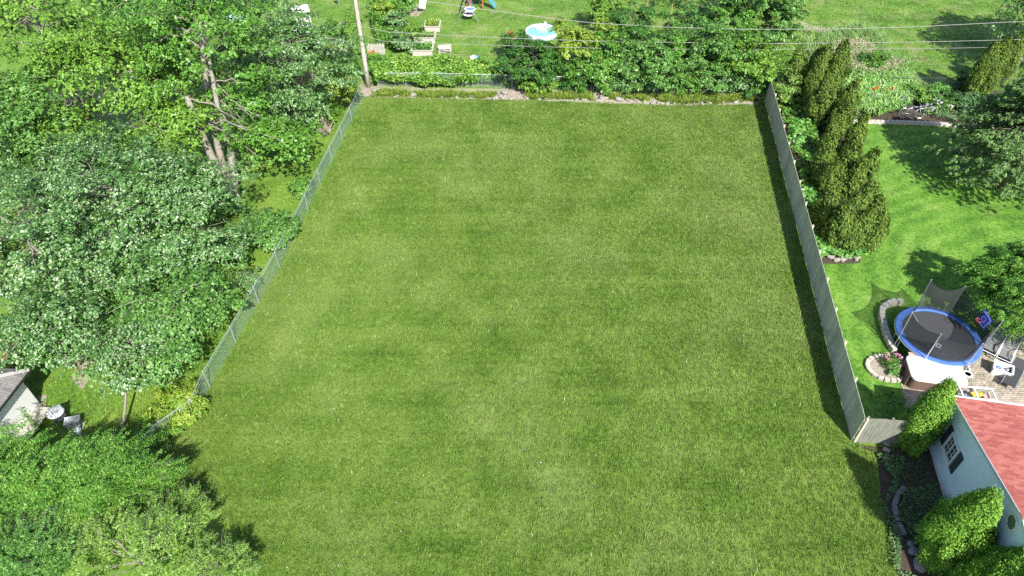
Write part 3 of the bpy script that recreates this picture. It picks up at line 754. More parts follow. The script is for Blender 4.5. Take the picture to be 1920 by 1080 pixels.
mb = MB(); k = len(pa); V = []; F = []; NS, NV = 12, 6
for i in range(k):
    a0, a1 = pa[i], pa[(i+1) % k] + (0 if i < k-1 else 2*math.pi); t0, t1 = tops[i], tops[(i+1) % k]; base0 = len(V)
    for s in range(NS+1):
        u = s/NS; lo = ell(a0 + (a1-a0)*u, Ra*.9, Rb*.9, tz+.03); hi = t0.lerp(t1, u); sag = 4*u*(1-u)
        hi = Vector((hi.x*(1-.05*sag), hi.y*(1-.05*sag), hi.z - .42*sag))
        for v in range(NV+1):
            q = lo.lerp(hi, v/NV); b = math.sin(v/NV*math.pi)*.08*sag; V.append(Vector((q.x*(1-b), q.y*(1-b), q.z)))
    for s in range(NS):
        for v in range(NV): o_ = base0 + s*(NV+1)+v; F.append((o_, o_+NV+1, o_+NV+2, o_+1))
mb.add(V, F); mb.build("safety_net", M['net'], tr, True)
mb = MB()
for i in range(k):
    t0, t1 = tops[i], tops[(i+1) % k]
    mb.tube([Vector((t0.lerp(t1, u).x*(1-.05*4*u*(1-u)), t0.lerp(t1, u).y*(1-.05*4*u*(1-u)), t0.lerp(t1, u).z-.42*4*u*(1-u))) for u in [j/8 for j in range(9)]], .01, 4)
mb.build("net_rope", M['dark_metal'], tr)
pbk = G(1845, 599, 2.2) - tc0
mb = MB(); Rbk = Matrix.Rotation(ax - 1.15, 3, 'Z') @ Matrix.Rotation(-.25, 3, 'X')
mb.box(pbk, (.8, .04, .62), R=Rbk); bk = mb.build("backboard", M['blue_board'], tr)
mb = MB(); o_ = Rbk @ Vector((0, -.026, 0)); 
for (x, z, sx, sz) in ((0,.12,.3,.02),(0,-.1,.3,.02),(-.14,.01,.02,.22),(.14,.01,.02,.22),(0,.27,.66,.02),(0,-.27,.66,.02),(-.34,0,.02,.52),(.34,0,.02,.52)):
    mb.box(pbk + Rbk @ Vector((x, -.026, z)), (sx, .012, sz), R=Rbk)
mb.build("board_lines", M['white_paint'], bk)
mb = MB(); mb.tube([pbk + Rbk @ Vector((.15*math.cos(t), -.2+.15*math.sin(t), -.14)) for t in [i*.5236 for i in range(12)]], .012, 6, closed=True); mb.build("hoop", M['redp'], bk)
lab = onring(1760, 648)
mb = MB(); mb.box((lab.x, lab.y, tz+.002), (.24, .32, .008), rz=ax-.2); sk = mb.build("sticker", M['white_paint'], tr)
mb = MB(); mb.box((lab.x, lab.y, tz+.009), (.1, .12, .008), rz=ax+.2); mb.box((lab.x+.05, lab.y-.1, tz+.009), (.08, .03, .008), rz=ax-.2); mb.build("emblem", M['mat_black'], sk)

# stone border that curls round the trampoline
bp = [(1690,570),(1668,571),(1652,581),(1650,597),(1655,616),(1661,634),(1668,652),(1676,664)]
mb = MB(); P_ = [G(a, b) for a, b in bp]
for i in range(len(P_)-1):
    k = max(1, round((P_[i+1]-P_[i]).length/.33)); a = P_[i]; b = P_[i+1]
    for j in range(k):
        p = a.lerp(b, (j+.5)/k); d = (b-a)
        for lv in range(2): mb.box(p + Vector((random.gauss(0,.01), 0, .09+lv*.165)), (.31, .27, .16), rz=math.atan2(d.y, d.x)+random.gauss(0,.03))
o = mb.build("stone_border", M['beige_stone']); tag(o, "low curved beige block border around the left end of the trampoline", "stone border")

# planter ring
pc = G(1662, 692); root = empty("planter_ring", pc, "round planting bed ringed by beige blocks beside the patio", "planter")
mb = MB()
for i in range(20):
    a = i*math.pi/10; mb.box((.95*math.cos(a), .8*math.sin(a), .07), (.2, .24, .15+random.uniform(-.01,.01)), rz=math.atan2(.8*math.cos(a), -.95*math.sin(a))+math.pi/2)
mb.build("block_ring", M['beige_stone'], root)
mb = MB(); mb.lathe((0,0,0), [(.88, .0), (.88, .07), (.4, .11), (0, .12)], 24, 1, .84); mb.build("soil", M['dirt'], root)
m_ = MB(); pp = G(1696, 700)
for _ in range(26): stone(m_, (random.gauss(0,.28), random.gauss(0,.2), .04), (random.uniform(.04,.1),)*2 + (.04,))
o = m_.build("pebble_pile", M['rock'], None, True); o.location = pp; tag(o, "small pale pebbles spilled between the round bed and the patio", "pebbles")

# hot tub with white lid
hc = G(1757, 694, .85); h0 = Vector((hc.x, hc.y, 0)); ht = empty("hot_tub", h0, "hot tub with a rounded white lid in front of the trampoline", "hot tub", rz=-.19)
def rrect(x, y, r, n=5):
    out = []
    for cx, cy, a0 in ((x-r, y-r, 0), (-x+r, y-r, 90), (-x+r, -y+r, 180), (x-r, -y+r, 270)):
        for i in range(n+1): a = math.radians(a0 + 90*i/n); out.append((cx+r*math.cos(a), cy+r*math.sin(a)))
    return out
def prism(mb, pr, z0, z1, mi=0, inset=0.0):
    n = len(pr); V = [(x, y, z0) for x, y in pr] + [(x*(1-inset), y*(1-inset), z1) for x, y in pr]
    mb.add(V, [tuple(range(n-1, -1, -1)), tuple(range(n, 2*n))] + [(i, (i+1) % n, n+(i+1) % n, n+i) for i in range(n)], mi)
mb = MB(); prism(mb, rrect(1.22, .72, .22), .02, .72); mb.build("cabinet", M['brown_panel'], ht)
mb = MB(); prism(mb, rrect(1.3, .8, .3), .72, .82); prism(mb, rrect(1.28, .78, .3), .82, .87, inset=.06); mb.build("lid", M['white_plastic'], ht)
mb = MB(); mb.box((-.05, .95, .78), (2.1, .2, .03)); mb.box((-.05, .95, .4), (2.0, .12, .7)); mb.build("side_shelf", M['pink_board'], ht)
mb = MB(); mb.box((-1.33, -.1, .42), (.04, .9, .8)); mb.build("side_step", M['brown_panel'], ht)

# reclining patio chairs
def patio_chair(px, py, rz, label):
    p = G(px, py, .35); root = empty("patio_chair", (p.x, p.y, 0), label, "patio chair", "grey patio chairs behind the trampoline", rz)
    mb = MB(); mb.bar((0, -.3, .4), (0, .35, .34), .56, .02); mb.build("seat", M['sling'], root)
    mb = MB(); mb.bar((0, .36, .36), (0, .95, 1.02), .56, .02); mb.build("backrest", M['sling'], root)
    for s in (-1, 1):
        mb = MB(); x = .32*s
        mb.tube([(x, -.5, .4), (x, -.3, .41), (x, .35, .35), (x, .97, 1.04)], .022, 6); mb.tube([(x, -.35, .02), (x, -.38, .5), (x, -.2, .62), (x, .2, .63), (x, .5, .6)], .022, 6); mb.tube([(x, .45, .02), (x, .25, .35)], .022, 6)
        mb.build("side_frame", M['white_plastic'], root)
    mb = MB(); mb.tube([(-.32, -.5, .4), (.32, -.5, .4)], .02, 6); mb.tube([(-.32, .97, 1.04), (.32, .97, 1.04)], .02, 6); mb.build("cross_bar", M['white_plastic'], root)
patio_chair(1858, 652, -.75, "grey sling patio chair closest to the trampoline net")
patio_chair(1885, 665, -.7, "grey sling patio chair with white arms right of the other one")
# white metal chair with curved side and round table base near the hot tub
p = G(1812, 700, .3); root = empty("folding_chair", (p.x, p.y, 0), "white metal folding chair by the right end of the hot tub", "folding chair", rz=.5)
mb = MB(); mb.lathe((-.1, -.1, .4), [(.22, 0), (.22, .03), (.15, .03), (.15, 0), (.22, 0)], 20); mb.build("seat", M['white_plastic'], root)
mb = MB()
for s in (-1, 1): mb.tube([(s*.25, -.3, .02), (s*.25, .35, .75)], .02, 6); mb.tube([(s*.25, .35, .02), (s*.25, -.25, .45)], .02, 6)
mb.tube([(-.25, .35, .75), (.25, .35, .75)], .02, 6); mb.build("frame", M['white_plastic'], root)
mb = MB(); mb.box((0, .33, .68), (.5, .02, .2)); mb.build("backrest", M['white_plastic'], root)
# long white curved rail
# bin of things
p = G(1882, 689, .45); root = empty("storage_bin", (p.x, p.y, 0), "open white storage bin full of small things beside the patio chairs", "storage bin", rz=-.55)
mb = MB(); prism(mb, rrect(.4, .3, .05), .02, .05)
for (x, y, sx, sy) in ((0,.29,.8,.03),(0,-.29,.8,.03),(.39,0,.03,.55),(-.39,0,.03,.55)): mb.box((x, y, .25), (sx, sy, .42))
mb.build("box", M['white_plastic'], root)
mb = MB()
for (x, y, sx, sy) in ((0,.31,.9,.07),(0,-.31,.9,.07),(.42,0,.07,.55),(-.42,0,.07,.55)): mb.box((x, y, .475), (sx, sy, .03))
mb.build("rim", M['white_plastic'], root)
for i, (mt, lb) in enumerate((('bluep', "small blue toy lying in the open white bin"), ('white_paint', "crumpled white bag in the open white bin"), ('grey_metal', "dull grey can inside the open white bin"))):
    m_ = MB(); q = root.matrix_basis @ Vector((-.2+.2*i, .05*(-1)**i, .3))
    if i == 2: m_.lathe((0,0,-.1), [(.07,0),(.08,.02),(.08,.2),(.07,.22),(0,.22)], 14)
    else: stone(m_, (0,0,0), (.14,.1,.1))
    o = m_.build(["toy","bag","can"][i], M[mt], None, True); o.location = Vector((p.x, p.y, 0)) + Matrix.Rotation(-.55, 3, 'Z') @ Vector((-.2+.2*i, .05*(-1)**i, .28)); tag(o, lb, ["toy","bag","can"][i])
# dark lounger with silver rods
p = G(1900, 703, .25); root = empty("sun_lounger", (p.x, p.y, 0), "dark folded sun lounger with silver tubes at the right edge of the patio", "sun lounger", rz=-.75)
mb = MB(); mb.bar((0, -.95, .32), (0, .45, .32), .55, .03); mb.build("seat", M['mat_black'], root)
mb = MB(); mb.bar((0, .46, .33), (0, 1.05, .55), .55, .03); mb.build("backrest", M['mat_black'], root)
mb = MB()
for s in (-1, 1): mb.tube([(s*.3, -1.0, .33), (s*.3, .45, .33), (s*.3, 1.1, .58)], .024, 6)
mb.build("frame", M['grey_metal'], root)
for y in (-.8, .4):
    mb = MB(); mb.tube([(-.3, y, .33), (-.3, y-.1, .02), (.3, y-.1, .02), (.3, y, .33)], .02, 6); mb.build("leg", M['grey_metal'], root)
# bench-like white cabinet by the roof
p = G(1833, 738, .8); root = empty("potting_cabinet", (p.x, p.y, 0), "white open framed cabinet holding yellow and blue things by the roof edge", "cabinet", rz=-.12)
W_, D_, Hh = 1.5, .7, .85; mb = MB()
for x in (-W_/2, W_/2):
    for y in (-D_/2, D_/2): mb.box((x, y, Hh/2), (.06, .06, Hh))
for y in (-D_/2, D_/2): mb.box((0, y, Hh-.02), (W_+.1, .07, .05))
for x in (-W_/2, -.1, W_/2): mb.box((x, 0, Hh-.018), (.07, D_-.07, .046))
mb.build("frame", M['white_paint'], root)
mb = MB(); mb.box((0, 0, .35), (W_-.07, D_-.07, .02)); mb.box((0, 0, .05), (W_-.07, D_-.07, .02)); mb.build("shelf", M['old_wood'], root)
mb = MB(); mb.box((-W_/2-.0, 0, .3), (.02, D_-.07, .5)); mb.box((0, -D_/2, .2), (W_-.07, .02, .33)); mb.build("side_panel", M['dark_metal'], root)
for i in range(7):
    m_ = MB(); mt = ['yellowp', 'yellowp', 'pink_board', 'bluep', 'white_plastic', 'dark_metal', 'grey_metal'][i]
    lbs = ["long yellow tub in the white cabinet", "round yellow toy beside the yellow tub in the cabinet", "brownish wooden block in the white cabinet", "blue box at the front of the white cabinet", "white jug in the white cabinet", "black tray in the white cabinet", "steel pot in the right half of the white cabinet"]
    nmz = ["tub", "toy", "wooden_block", "box", "jug", "tray", "pot"]
    if i in (1, 4, 6): m_.lathe((0,0,0), [(.09,0),(.12,.05),(.11,.2),(.05,.25),(0,.25)], 14)
    else: m_.box((0,0,.1), (.34,.22,.2)); m_.box((0,0,.205), (.36,.24,.03))
    o = m_.build(nmz[i], M[mt], None); x = [.05,.33,.55,-.45,-.2,.1,.4][i]; y = [.17,.2,.1,-.15,-.12,-.2,-.18][i]
    o.location = Vector((p.x, p.y, .37)) + Matrix.Rotation(-.12, 3, 'Z') @ Vector((x, y, 0)); o.rotation_euler = (0, 0, random.random()); tag(o, lbs[i], nmz[i].replace('_', ' '))

# ------------------------------------------------------------------ bicycle
b0 = G(1707, 222); bi = empty("bicycle", b0, "silver bicycle standing in the flower bed behind the block edging", "bicycle", rz=-.05)
wr = .36; lean = Matrix.Rotation(-.12, 3, 'X'); k_ = 1.18
def bk_(x, z, y=0): return lean @ Vector((x*k_, y*k_, z*k_))
for cx in (-.54, .54):
    mb = MB(); mb.tube([bk_(cx + wr*math.cos(i*math.pi/12), wr + wr*math.sin(i*math.pi/12)) for i in range(24)], .02, 6, closed=True); wo = mb.build("wheel", M['dark_metal'], bi)
    mb = MB(); mb.tube([bk_(cx + wr*.93*math.cos(i*math.pi/12), wr + wr*.93*math.sin(i*math.pi/12)) for i in range(24)], .014, 5, closed=True)
    for i in range(14): mb.tube([bk_(cx, wr), bk_(cx + wr*.92*math.cos(i*math.pi/7), wr + wr*.92*math.sin(i*math.pi/7))], .0035, 3)
    mb.build("rim", M['grey_metal'], wo)
mb = MB(); fr_ = .022
bbk, st, hd, ra, fa = bk_(-.05,.3), bk_(-.16,.78), bk_(.38,.8), bk_(-.54,wr), bk_(.54,wr)
for a, b in ((bbk,st),(st,hd),(bbk,bk_(.4,.7)),(bbk,ra),(st,ra),(bk_(.37,.88),bk_(.42,.62)),(bk_(.42,.62),fa)): mb.tube([a,b], fr_, 7)
mb.build("frame", M['grey_metal'], bi, True)
mb = MB(); mb.tube([st, bk_(-.18,.86)], .014, 6); mb.lathe(bk_(-.18,.88), [(0,-.02),(.1,0),(.08,.04),(0,.05)], 12, 1.5, .8); mb.build("saddle", M['mat_black'], bi)
mb = MB(); mb.tube([bk_(.37,.88), bk_(.36,.95)], .014, 6); mb.tube([bk_(.4,.93,-.25), bk_(.36,.95,-.1), bk_(.36,.95,.1), bk_(.4,.93,.25)], .014, 6); mb.build("handlebar", M['grey_metal'], bi)
mb = MB(); mb.lathe(bk_(-.05,.3,-.06), [(0,0),(.09,0),(.09,.01),(0,.01)], 14); mb.tube([bk_(-.05,.3,-.08), bk_(.06,.18,-.1)], .012, 5); mb.build("crank", M['dark_metal'], bi)

# block edging of the flower bed
P_ = [G(1580, 230), G(1700, 233), G(1780, 237), G(1900, 242), G(1990, 247)]; mb = MB()
for i in range(len(P_)-1):
    a, b = P_[i], P_[i+1]; k = round((b-a).length/.36); d = b-a
    for j in range(k):
        for lv in range(2): mb.box(a.lerp(b, (j+.5+.5*lv)/k) + Vector((0, lv*.03+random.gauss(0,.008), .07+lv*.125)), (.34, .22, .12), rz=math.atan2(d.y, d.x)+random.gauss(0,.02))
o = mb.build("block_edging", M['beige_stone']); tag(o, "two course pale block edging along the front of the flower bed", "block edging")
# terracotta pots near the pine
for px, py, s, lb in ((1886,205,.3,"red clay pot under the pine boughs"), (1862,222,.2,"smaller orange pot left of the big clay pot")):
    p = G(px, py); m_ = MB(); m_.lathe((0,0,0), [(s*.6,0),(s*.9,s*1.3),(s,s*1.3),(s,s*1.6),(s*.85,s*1.6),(s*.8,s*1.35),(0,s*1.3)], 16); o = m_.build("flower_pot", M['terracotta'], None, True); o.location = p; tag(o, lb, "flower pot", "clay pots under the pine")

# ------------------------------------------------------------------ back yard: swing set, pool, beds
a1, a2 = G(857, 39), G(897, 42); mid = (a1+a2)/2; bd = Vector((.06, 1, 0)).normalized(); hb = 2.35
sw = empty("swing_set", mid, "wooden swing set with a slide at the top of the back yard", "swing set")
ap = Vector((0, .1, hb)); far = bd*3.1 + Vector((0,0,hb)); L_ = lambda p: p - mid
for q in (a1, a2): mb = MB(); mb.tube([L_(q), ap], .045, 6); mb.build("leg", M['grey_metal'], sw)
mb = MB(); mb.bar(L_(a1).lerp(ap, .35), L_(a2).lerp(ap, .35), .05, .09); mb.build("cross_brace", M['dark_metal'], sw)
mb = MB(); mb.bar(ap, far + Vector((0,1.6,0)), .1, .15); mb.build("beam", M['brown_panel'], sw)
for x in (-.1, 1.1):
    for y in (3.1, 4.4): mb = MB(); mb.box((x+.3, y, 1.4), (.12, .12, 2.8)); mb.build("tower_post", M['terracotta'], sw)
mb = MB(); mb.box((.8, 3.75, 1.45), (1.4, 1.4, .08)); mb.build("platform", M['new_wood'], sw)
mb = MB()
for y in (3.08, 4.42): mb.box((.8, y, 1.9), (1.3, .05, .5))
mb.build("railing", M['dark_metal'], sw)
s0, s1 = Vector((1.55, 3.5, 1.5)), L_(G(929, 14, .15)); mb = MB(); dx = (s1-s0).normalized(); sdv = dx.cross(Vector((0,0,1))).normalized()
mb.bar(s0, s1, .5, .04)
for s in (-1, 1): mb.bar(s0+sdv*.26*s+Vector((0,0,.08)), s1+sdv*.26*s+Vector((0,0,.08)), .04, .18)
mb.build("slide", M['teal'], sw)
for y, mt, mt2, zz in ((.55, 'white_paint', 'mat_black', .55), (1.7, 'white_paint', 'bluep', .55)):
    c_ = bd*y + Vector((.05, 0, zz)); mb = MB(); mb.tube([c_ + Vector((.5*math.cos(i*.3927), .5*math.sin(i*.3927), 0)) for i in range(16)], .075, 8, closed=True); so_ = mb.build("saucer_swing", M[mt], sw, True)
    mb = MB(); mb.lathe(c_ + Vector((0,0,-.05)), [(0,0),(.45,.02),(.45,.04),(0,.02)], 24); mb.build("saucer_mat", M[mt2], so_)
    mb = MB()
    for a in (0, 2.1, 4.2): mb.tube([c_ + Vector((.5*math.cos(a), .5*math.sin(a), 0)), Vector((bd.x*y, bd.y*y, hb-.05))], .012, 4)
    mb.build("rope", M['redp'] if y < 1 else M['bluep'], so_)

pc = G(1015, 66); root = empty("paddling_pool", pc, "round blue paddling pool behind the dark round bush", "paddling pool")
mb = MB(); mb.lathe((0,0,0), [(1.5,0),(1.56,.25),(1.52,.48),(1.44,.5),(1.38,.46),(1.42,.25),(1.4,.05)], 32); mb.build("pool_wall", plain("pale_blue_pool_wall", (.55,.68,.8), .4), root, True)
mb = MB(); mb.lathe((0,0,0), [(1.39,.36),(0,.36)], 32, cap=False); mb.build("pool_water", M['cyan'], root)
p = pc + Vector((.05, .55, .36)); root = empty("pool_float", p, "white ring float with an orange spot floating on the paddling pool", "pool float")
mb = MB(); mb.tube([Vector((.5*math.cos(i*.35), .38*math.sin(i*.35), .1)) for i in range(18)], .14, 8, closed=True); mb.lathe((.3,.25,.1), [(.12,0),(.16,.3),(.1,.45),(0,.5)], 10); mb.build("float_body", M['white_plastic'], root, True)
mb = MB(); mb.lathe((-.1,-.42,.12), [(.1,0),(.12,.08),(0,.14)], 10); mb.build("float_spot", M['yellowp'], root, True)
p = G(1007, 80); m_ = MB(); m_.lathe((0,0,0), [(.3,0),(.36,.2),(.3,.35),(0,.36)], 16); o = m_.build("step_stool", M['white_paint'], None); o.location = p; tag(o, "small white stool in front of the paddling pool", "stool")

p = G(889, 110); root = empty("inflatable_ring", p, "striped pink white and blue inflatable lying on the grass", "inflatable ring")
for i, mt in enumerate((M['bluep'], M['white_plastic'], plain("pale_yellow_vinyl", (.8,.62,.3), .4), plain("pale_pink_vinyl", (.75,.42,.42), .4), M['white_plastic'], plain("light_blue_vinyl", (.2,.55,.75), .4))):
    V = []; F = []; a0 = i*math.pi/3 - .5; mb = MB(); pr = [(0,.3),(.2,.29),(.38,.2),(.43,.1),(.36,.01)]
    for j in range(6):
        a = a0 + j*math.pi/15
        for (r, z) in pr: V.append((r*math.cos(a), r*math.sin(a)*.9, z))
    for j in range(5):
        for q in range(4): F.append((j*5+q, j*5+q+1, (j+1)*5+q+1, (j+1)*5+q))
    mb.add(V, F); mb.build("stripe", mt, root, True)

p = G(834, 96); root = empty("pallet", p, "stack of bleached wooden boards on the grass near the raised beds", "pallet", rz=.12)
for lv in range(3):
    for j in range(5): mb = MB(); mb.box((random.gauss(0,.03), -.4+j*.2, .1+lv*.15), (1.15+random.gauss(0,.06), .15, .03), rz=random.gauss(0,.03)); mb.build("slat", M['old_wood'], root)
    for x in (-.5, 0, .5): mb = MB(); mb.box((x, 0, .04+lv*.15), (.09, .9, .09)); mb.build("bearer", M['old_wood'], root)
def raised_bed(x0, x1, yf, yb, lb, hz=.5):
    a, b = G(x0, yf, hz), G(x1, yf, hz); c = G(x1, yb, hz); W_ = (b-a).length; D_ = max(.8, (c-b).length); p = (a+b)/2; p.z = 0
    root = empty("raised_bed", p, lb, "raised bed", "wooden raised beds in the back yard")
    for (x, y, sx, sy) in ((0,0,W_,.05),(0,D_,W_,.05),(-W_/2+.025,D_/2,.05,D_-.06),(W_/2-.025,D_/2,.05,D_-.06)):
        for lv in range(2): mb = MB(); mb.box((x, y, .125+lv*.25), (sx, sy, .24)); mb.build("board", M['old_wood'], root)
    mb = MB(); mb.box((0, -.02, hz+.015), (W_+.12, .14, .035)); mb.box((0, D_+.02, hz+.015), (W_+.12, .14, .035)); mb.box((-W_/2, D_/2, hz+.012), (.14, D_-.12, .03)); mb.box((W_/2, D_/2, hz+.012), (.14, D_-.12, .03)); mb.build("cap_rail", M['old_wood'], root)
    mb = MB(); mb.box((0, D_/2, .22), (W_-.06, D_-.06, .4)); mb.build("soil", M['soil'], root); return p, W_, D_
RB = [raised_bed(796, 824, 50, 39, "farthest wooden raised bed with pale leafy plants"), raised_bed(776, 815, 71, 62, "middle wooden raised bed left of the stacked boards"), raised_bed(772, 810, 95, 82, "nearest wooden raised bed against the vine patch")]

def picket_piece(x0, x1, y, h, lb, n=14):
    a, b = G(x0, y), G(x1, y); root = empty("picket_fence", a, lb, "fence"); d = (b-a)
    mb = MB()
    for i in range(n):
        c = d*((i+.5)/n); hh = h*random.uniform(.85, 1.0); wd = d.length/n*.7
        mb.box(c + Vector((0,random.gauss(0,.02),hh/2)), (wd, .03, hh), rz=random.gauss(0,.06)); mb.add([c+Vector((-wd/2,0,hh)), c+Vector((wd/2,0,hh)), c+Vector((0,0,hh+.08))], [(0,1,2)])
    mb.build("pickets", M['old_wood'], root)
    mb = MB(); mb.bar(Vector((0,.05,h*.3)), d+Vector((0,.05,h*.3)), .04, .08); mb.bar(Vector((0,.05,h*.75)), d+Vector((0,.05,h*.75)), .04, .08); mb.build("rail", M['old_wood'], root)
picket_piece(690, 723, 103, 1.1, "short grey broken picket fence right of the utility pole")
# white board leaning, stakes, feeder, ring, canopy, A-frame
p = G(794, 24); root = empty("notice_board", p, "white leaning board on a stick beside the round dirt patch", "board", rz=.5)
mb = MB(); mb.box((0, 0, .95), (.7, .04, 1.0), R=Matrix.Rotation(.25, 3, 'Y')); mb.build("panel", M['white_paint'], root); mb = MB(); mb.tube([(0,.05,0),(.1,.05,1.5)], .03, 6); mb.build("stake", M['new_wood'], root)
for x0, y0, h, lb in ((1211,28,2.2,"tall bare wooden stake behind the middle shrubs"), (1256,38,1.5,"shorter wooden stake right of the tall stake")):
    p = G(x0, y0); m_ = MB(); m_.tube([(0,0,0),(.02,0,h*.5),(0,0,h)], .05, 7); m_.lathe((0,0,h), [(.05,0),(0,.08)], 7); o = m_.build("stake", M['new_wood']); o.location = p; tag(o, lb, "stake", "wooden stakes in the far yard")
p = G(637, 16); root = empty("bird_feeder", p, "white bird feeder on a thin post at the top of the yard", "bird feeder")
mb = MB(); mb.tube([(0,0,0),(0,0,1.5)], .03, 6); mb.build("post", M['grey_metal'], root)
mb = MB(); mb.box((0,0,1.65), (.34,.34,.04)); mb.box((0,0,1.8), (.24,.24,.26)); mb.build("house", M['white_paint'], root); mb = MB(); mb.lathe((0,0,1.93), [(.3,0),(0,.2)], 4); mb.build("roof", M['dark_metal'], root)
p = G(650, 52); m_ = MB()
for i in range(16): a = i*math.pi/8; stone(m_, (1.0*math.cos(a), .85*math.sin(a), .1), (.22,.17,.15))
o = m_.build("fire_ring", M['rock'], None, True); o.location = p; tag(o, "oval ring of pale stones on the grass left of the utility pole", "stone ring")
for px, py, s, lb in ((634, 82, .45, "pale flat stone slab in the garden below the stone ring"), (646, 74, .35, "upper pale stepping stone under the stone ring"), (628, 96, .3, "lowest pale stepping stone beside the silvery tree")):
    p = G(px, py); m_ = MB(); stone(m_, (0,0,.1), (s, s*.8, .14)); o = m_.build("stepping_stone", M['rock'], None, True); o.location = p; tag(o, lb, "stepping stone", "stones left of the pole")
p = G(571, 58); root = empty("garden_swing", p, "white A-frame garden swing seen through the silvery tree", "garden swing", rz=.35)
for s in (-1, 1):
    for t in (-1, 1): mb = MB(); mb.tube([(s*.75, t*.65, 0), (s*.7, 0, 2.1)], .05, 6); mb.build("leg", M['white_paint'], root)
mb = MB(); mb.tube([(-.75,0,2.1),(.75,0,2.1)], .05, 6); mb.build("top_bar", M['white_paint'], root)
mb = MB(); mb.box((0, -.1, .5), (1.2, .5, .05)); mb.box((0, .18, .85), (1.2, .05, .6)); mb.build("seat", M['white_paint'], root)
mb = MB(); mb.bar((0,-.7,2.0),(0,.7,2.15),1.6,.03); mb.build("canopy", M['white_paint'], root)
p = G(457, 66); root = empty("garden_umbrella", p, "pale blue garden umbrella glimpsed between two big tree crowns", "garden umbrella")
mb = MB(); mb.tube([(0,0,0),(0,0,2.3)], .03, 6); mb.build("pole", M['grey_metal'], root)
mb = MB(); mb.lathe((0,0,1.75), [(1.25,0),(.7,.3),(0,.55)], 8); mb.build("canopy", plain("pale_blue_canvas", (.45,.6,.72), .7), root); mb = MB(); mb.lathe((0,0,0), [(.3,0),(.3,.08),(0,.1)], 12); mb.build("base", M['white_paint'], root)

# small things in the left yard
p = G(105, 775, .5); root = empty("garden_table", (p.x, p.y, 0), "small round white garden table between the shed and the tree trunk", "garden table")
mb = MB(); mb.lathe((0,0,.55), [(0,0),(.36,0),(.38,.02),(.36,.04),(0,.04)], 24, cap=False); mb.build("tabletop", M['white_paint'], root)
for i in range(3): mb = MB(); a = i*2.09; mb.tube([(.1*math.cos(a),.1*math.sin(a),.55),(.28*math.cos(a),.28*math.sin(a),.0)], .02, 6); mb.build("leg", M['white_paint'], root)
p = G(120, 792); root = empty("garden_chair", p, "dark garden chair beside the small round white table", "garden chair", rz=.6)
mb = MB(); mb.box((0,0,.42), (.5,.5,.04)); mb.build("seat", M['mat_black'], root); mb = MB(); mb.box((0,.26,.7), (.5,.04,.55)); mb.build("backrest", M['grey_metal'], root)
for sx in (-1,1):
    for sy in (-1,1): mb = MB(); mb.tube([(sx*.22,sy*.22,0),(sx*.22,sy*.22,.42)], .018, 5); mb.build("leg", M['grey_metal'], root)
p = G(142, 798); root = empty("storage_box", p, "grey lidded storage box on the grass under the feathery tree", "storage box", rz=.3)
mb = MB(); mb.box((0,0,.2), (.6,.42,.38)); mb.build("box", M['sling'], root); mb = MB(); mb.box((0,0,.42), (.66,.48,.06)); mb.build("lid", M['grey_metal'], root)
p = G(150, 812); root = empty("watering_can", p, "pale metal watering can next to the grey storage box", "watering can", rz=1)
mb = MB(); mb.lathe((0,0,0), [(.15,0),(.15,.28),(.08,.33),(.08,.28)], 14); mb.build("body", M['galv'], root); mb = MB(); mb.tube([(.13,0,.06),(.36,0,.33)], .02, 6); mb.lathe((.37,0,.34), [(.02,0),(.05,.03),(0,.04)], 10); mb.build("spout", M['galv'], root)
mb = MB(); mb.tube([(-.14,0,.08),(-.27,0,.2),(-.14,0,.32)], .014, 5); mb.build("handle", M['galv'], root)
p = G(2, 664); root = empty("brick_planter", p, "small orange brown brick planter cut by the left edge", "planter", rz=.3)
mb = MB()
for (x, y, sx, sy) in ((0,-.4,1.1,.12),(0,.4,1.1,.12),(.49,0,.12,.68),(-.49,0,.12,.68)): mb.box((x,y,.3),(sx,sy,.6))
mb.build("wall", brickmat("orange_bricks", (.42,.13,.06), (.5,.2,.1), (.4,.36,.3), .2, .07, .01), root); mb = MB(); mb.box((0,0,.25),(.86,.68,.5)); mb.build("soil", M['soil'], root)
p = G(20, 800); mb = MB()
for i in range(12): mb.box((-1.4+i*.25, 0, .2), (.24, 2.2, .04))
for y in (-.9, 0, .9): mb.box((-.02, y, .1), (2.9, .1, .15))
o = mb.build("wooden_deck", M['old_wood']); o.location = p; o.rotation_euler = (0,0,-.1); tag(o, "low grey wooden deck in front of the shed", "deck")

# concrete curb and stones in the shaded bed by the house
cur = [(1695,915),(1682,928),(1676,948),(1680,970),(1688,990),(1696,1005)]
mb = MB(); P_ = [G(a, b) for a, b in cur]
for i in range(len(P_)-1):
    a, b = P_[i], P_[i+1]; d = b-a; k = max(1, round(d.length/.3))
    for j in range(k): mb.box(a.lerp(b,(j+.5)/k)+Vector((0,0,.05)), (.3,.2,.12), rz=math.atan2(d.y,d.x)+random.gauss(0,.03))
o = mb.build("curved_edging", M['rock_dark']); tag(o, "curved grey concrete edging in the shaded bed beside the house", "edging")
for px, py, s, lb, mt in ((1661,834,.2,"pinkish stone leaning on the short fence",'rock'),(1661,846,.2,"pale stone just below the pinkish one at the short fence",'rock'),(1660,862,.18,"low grey stone half buried below the fence stones",'rock_dark'),
        (1712,1036,.3,"grey slab stone at the bottom of the shaded bed",'rock_dark'),(1722,1062,.34,"larger grey slab at the very bottom of the shaded bed",'rock_dark'),(1706,1022,.2,"mossy stone above the two grey slabs",'rock_dark')):
    p = G(px, py); m_ = MB(); stone(m_, (0,0,.09), (s, s*.75, s*.55)); o = m_.build("rock", M[mt], None, True); o.location = p; tag(o, lb, "rock", "stones in the shaded bed")
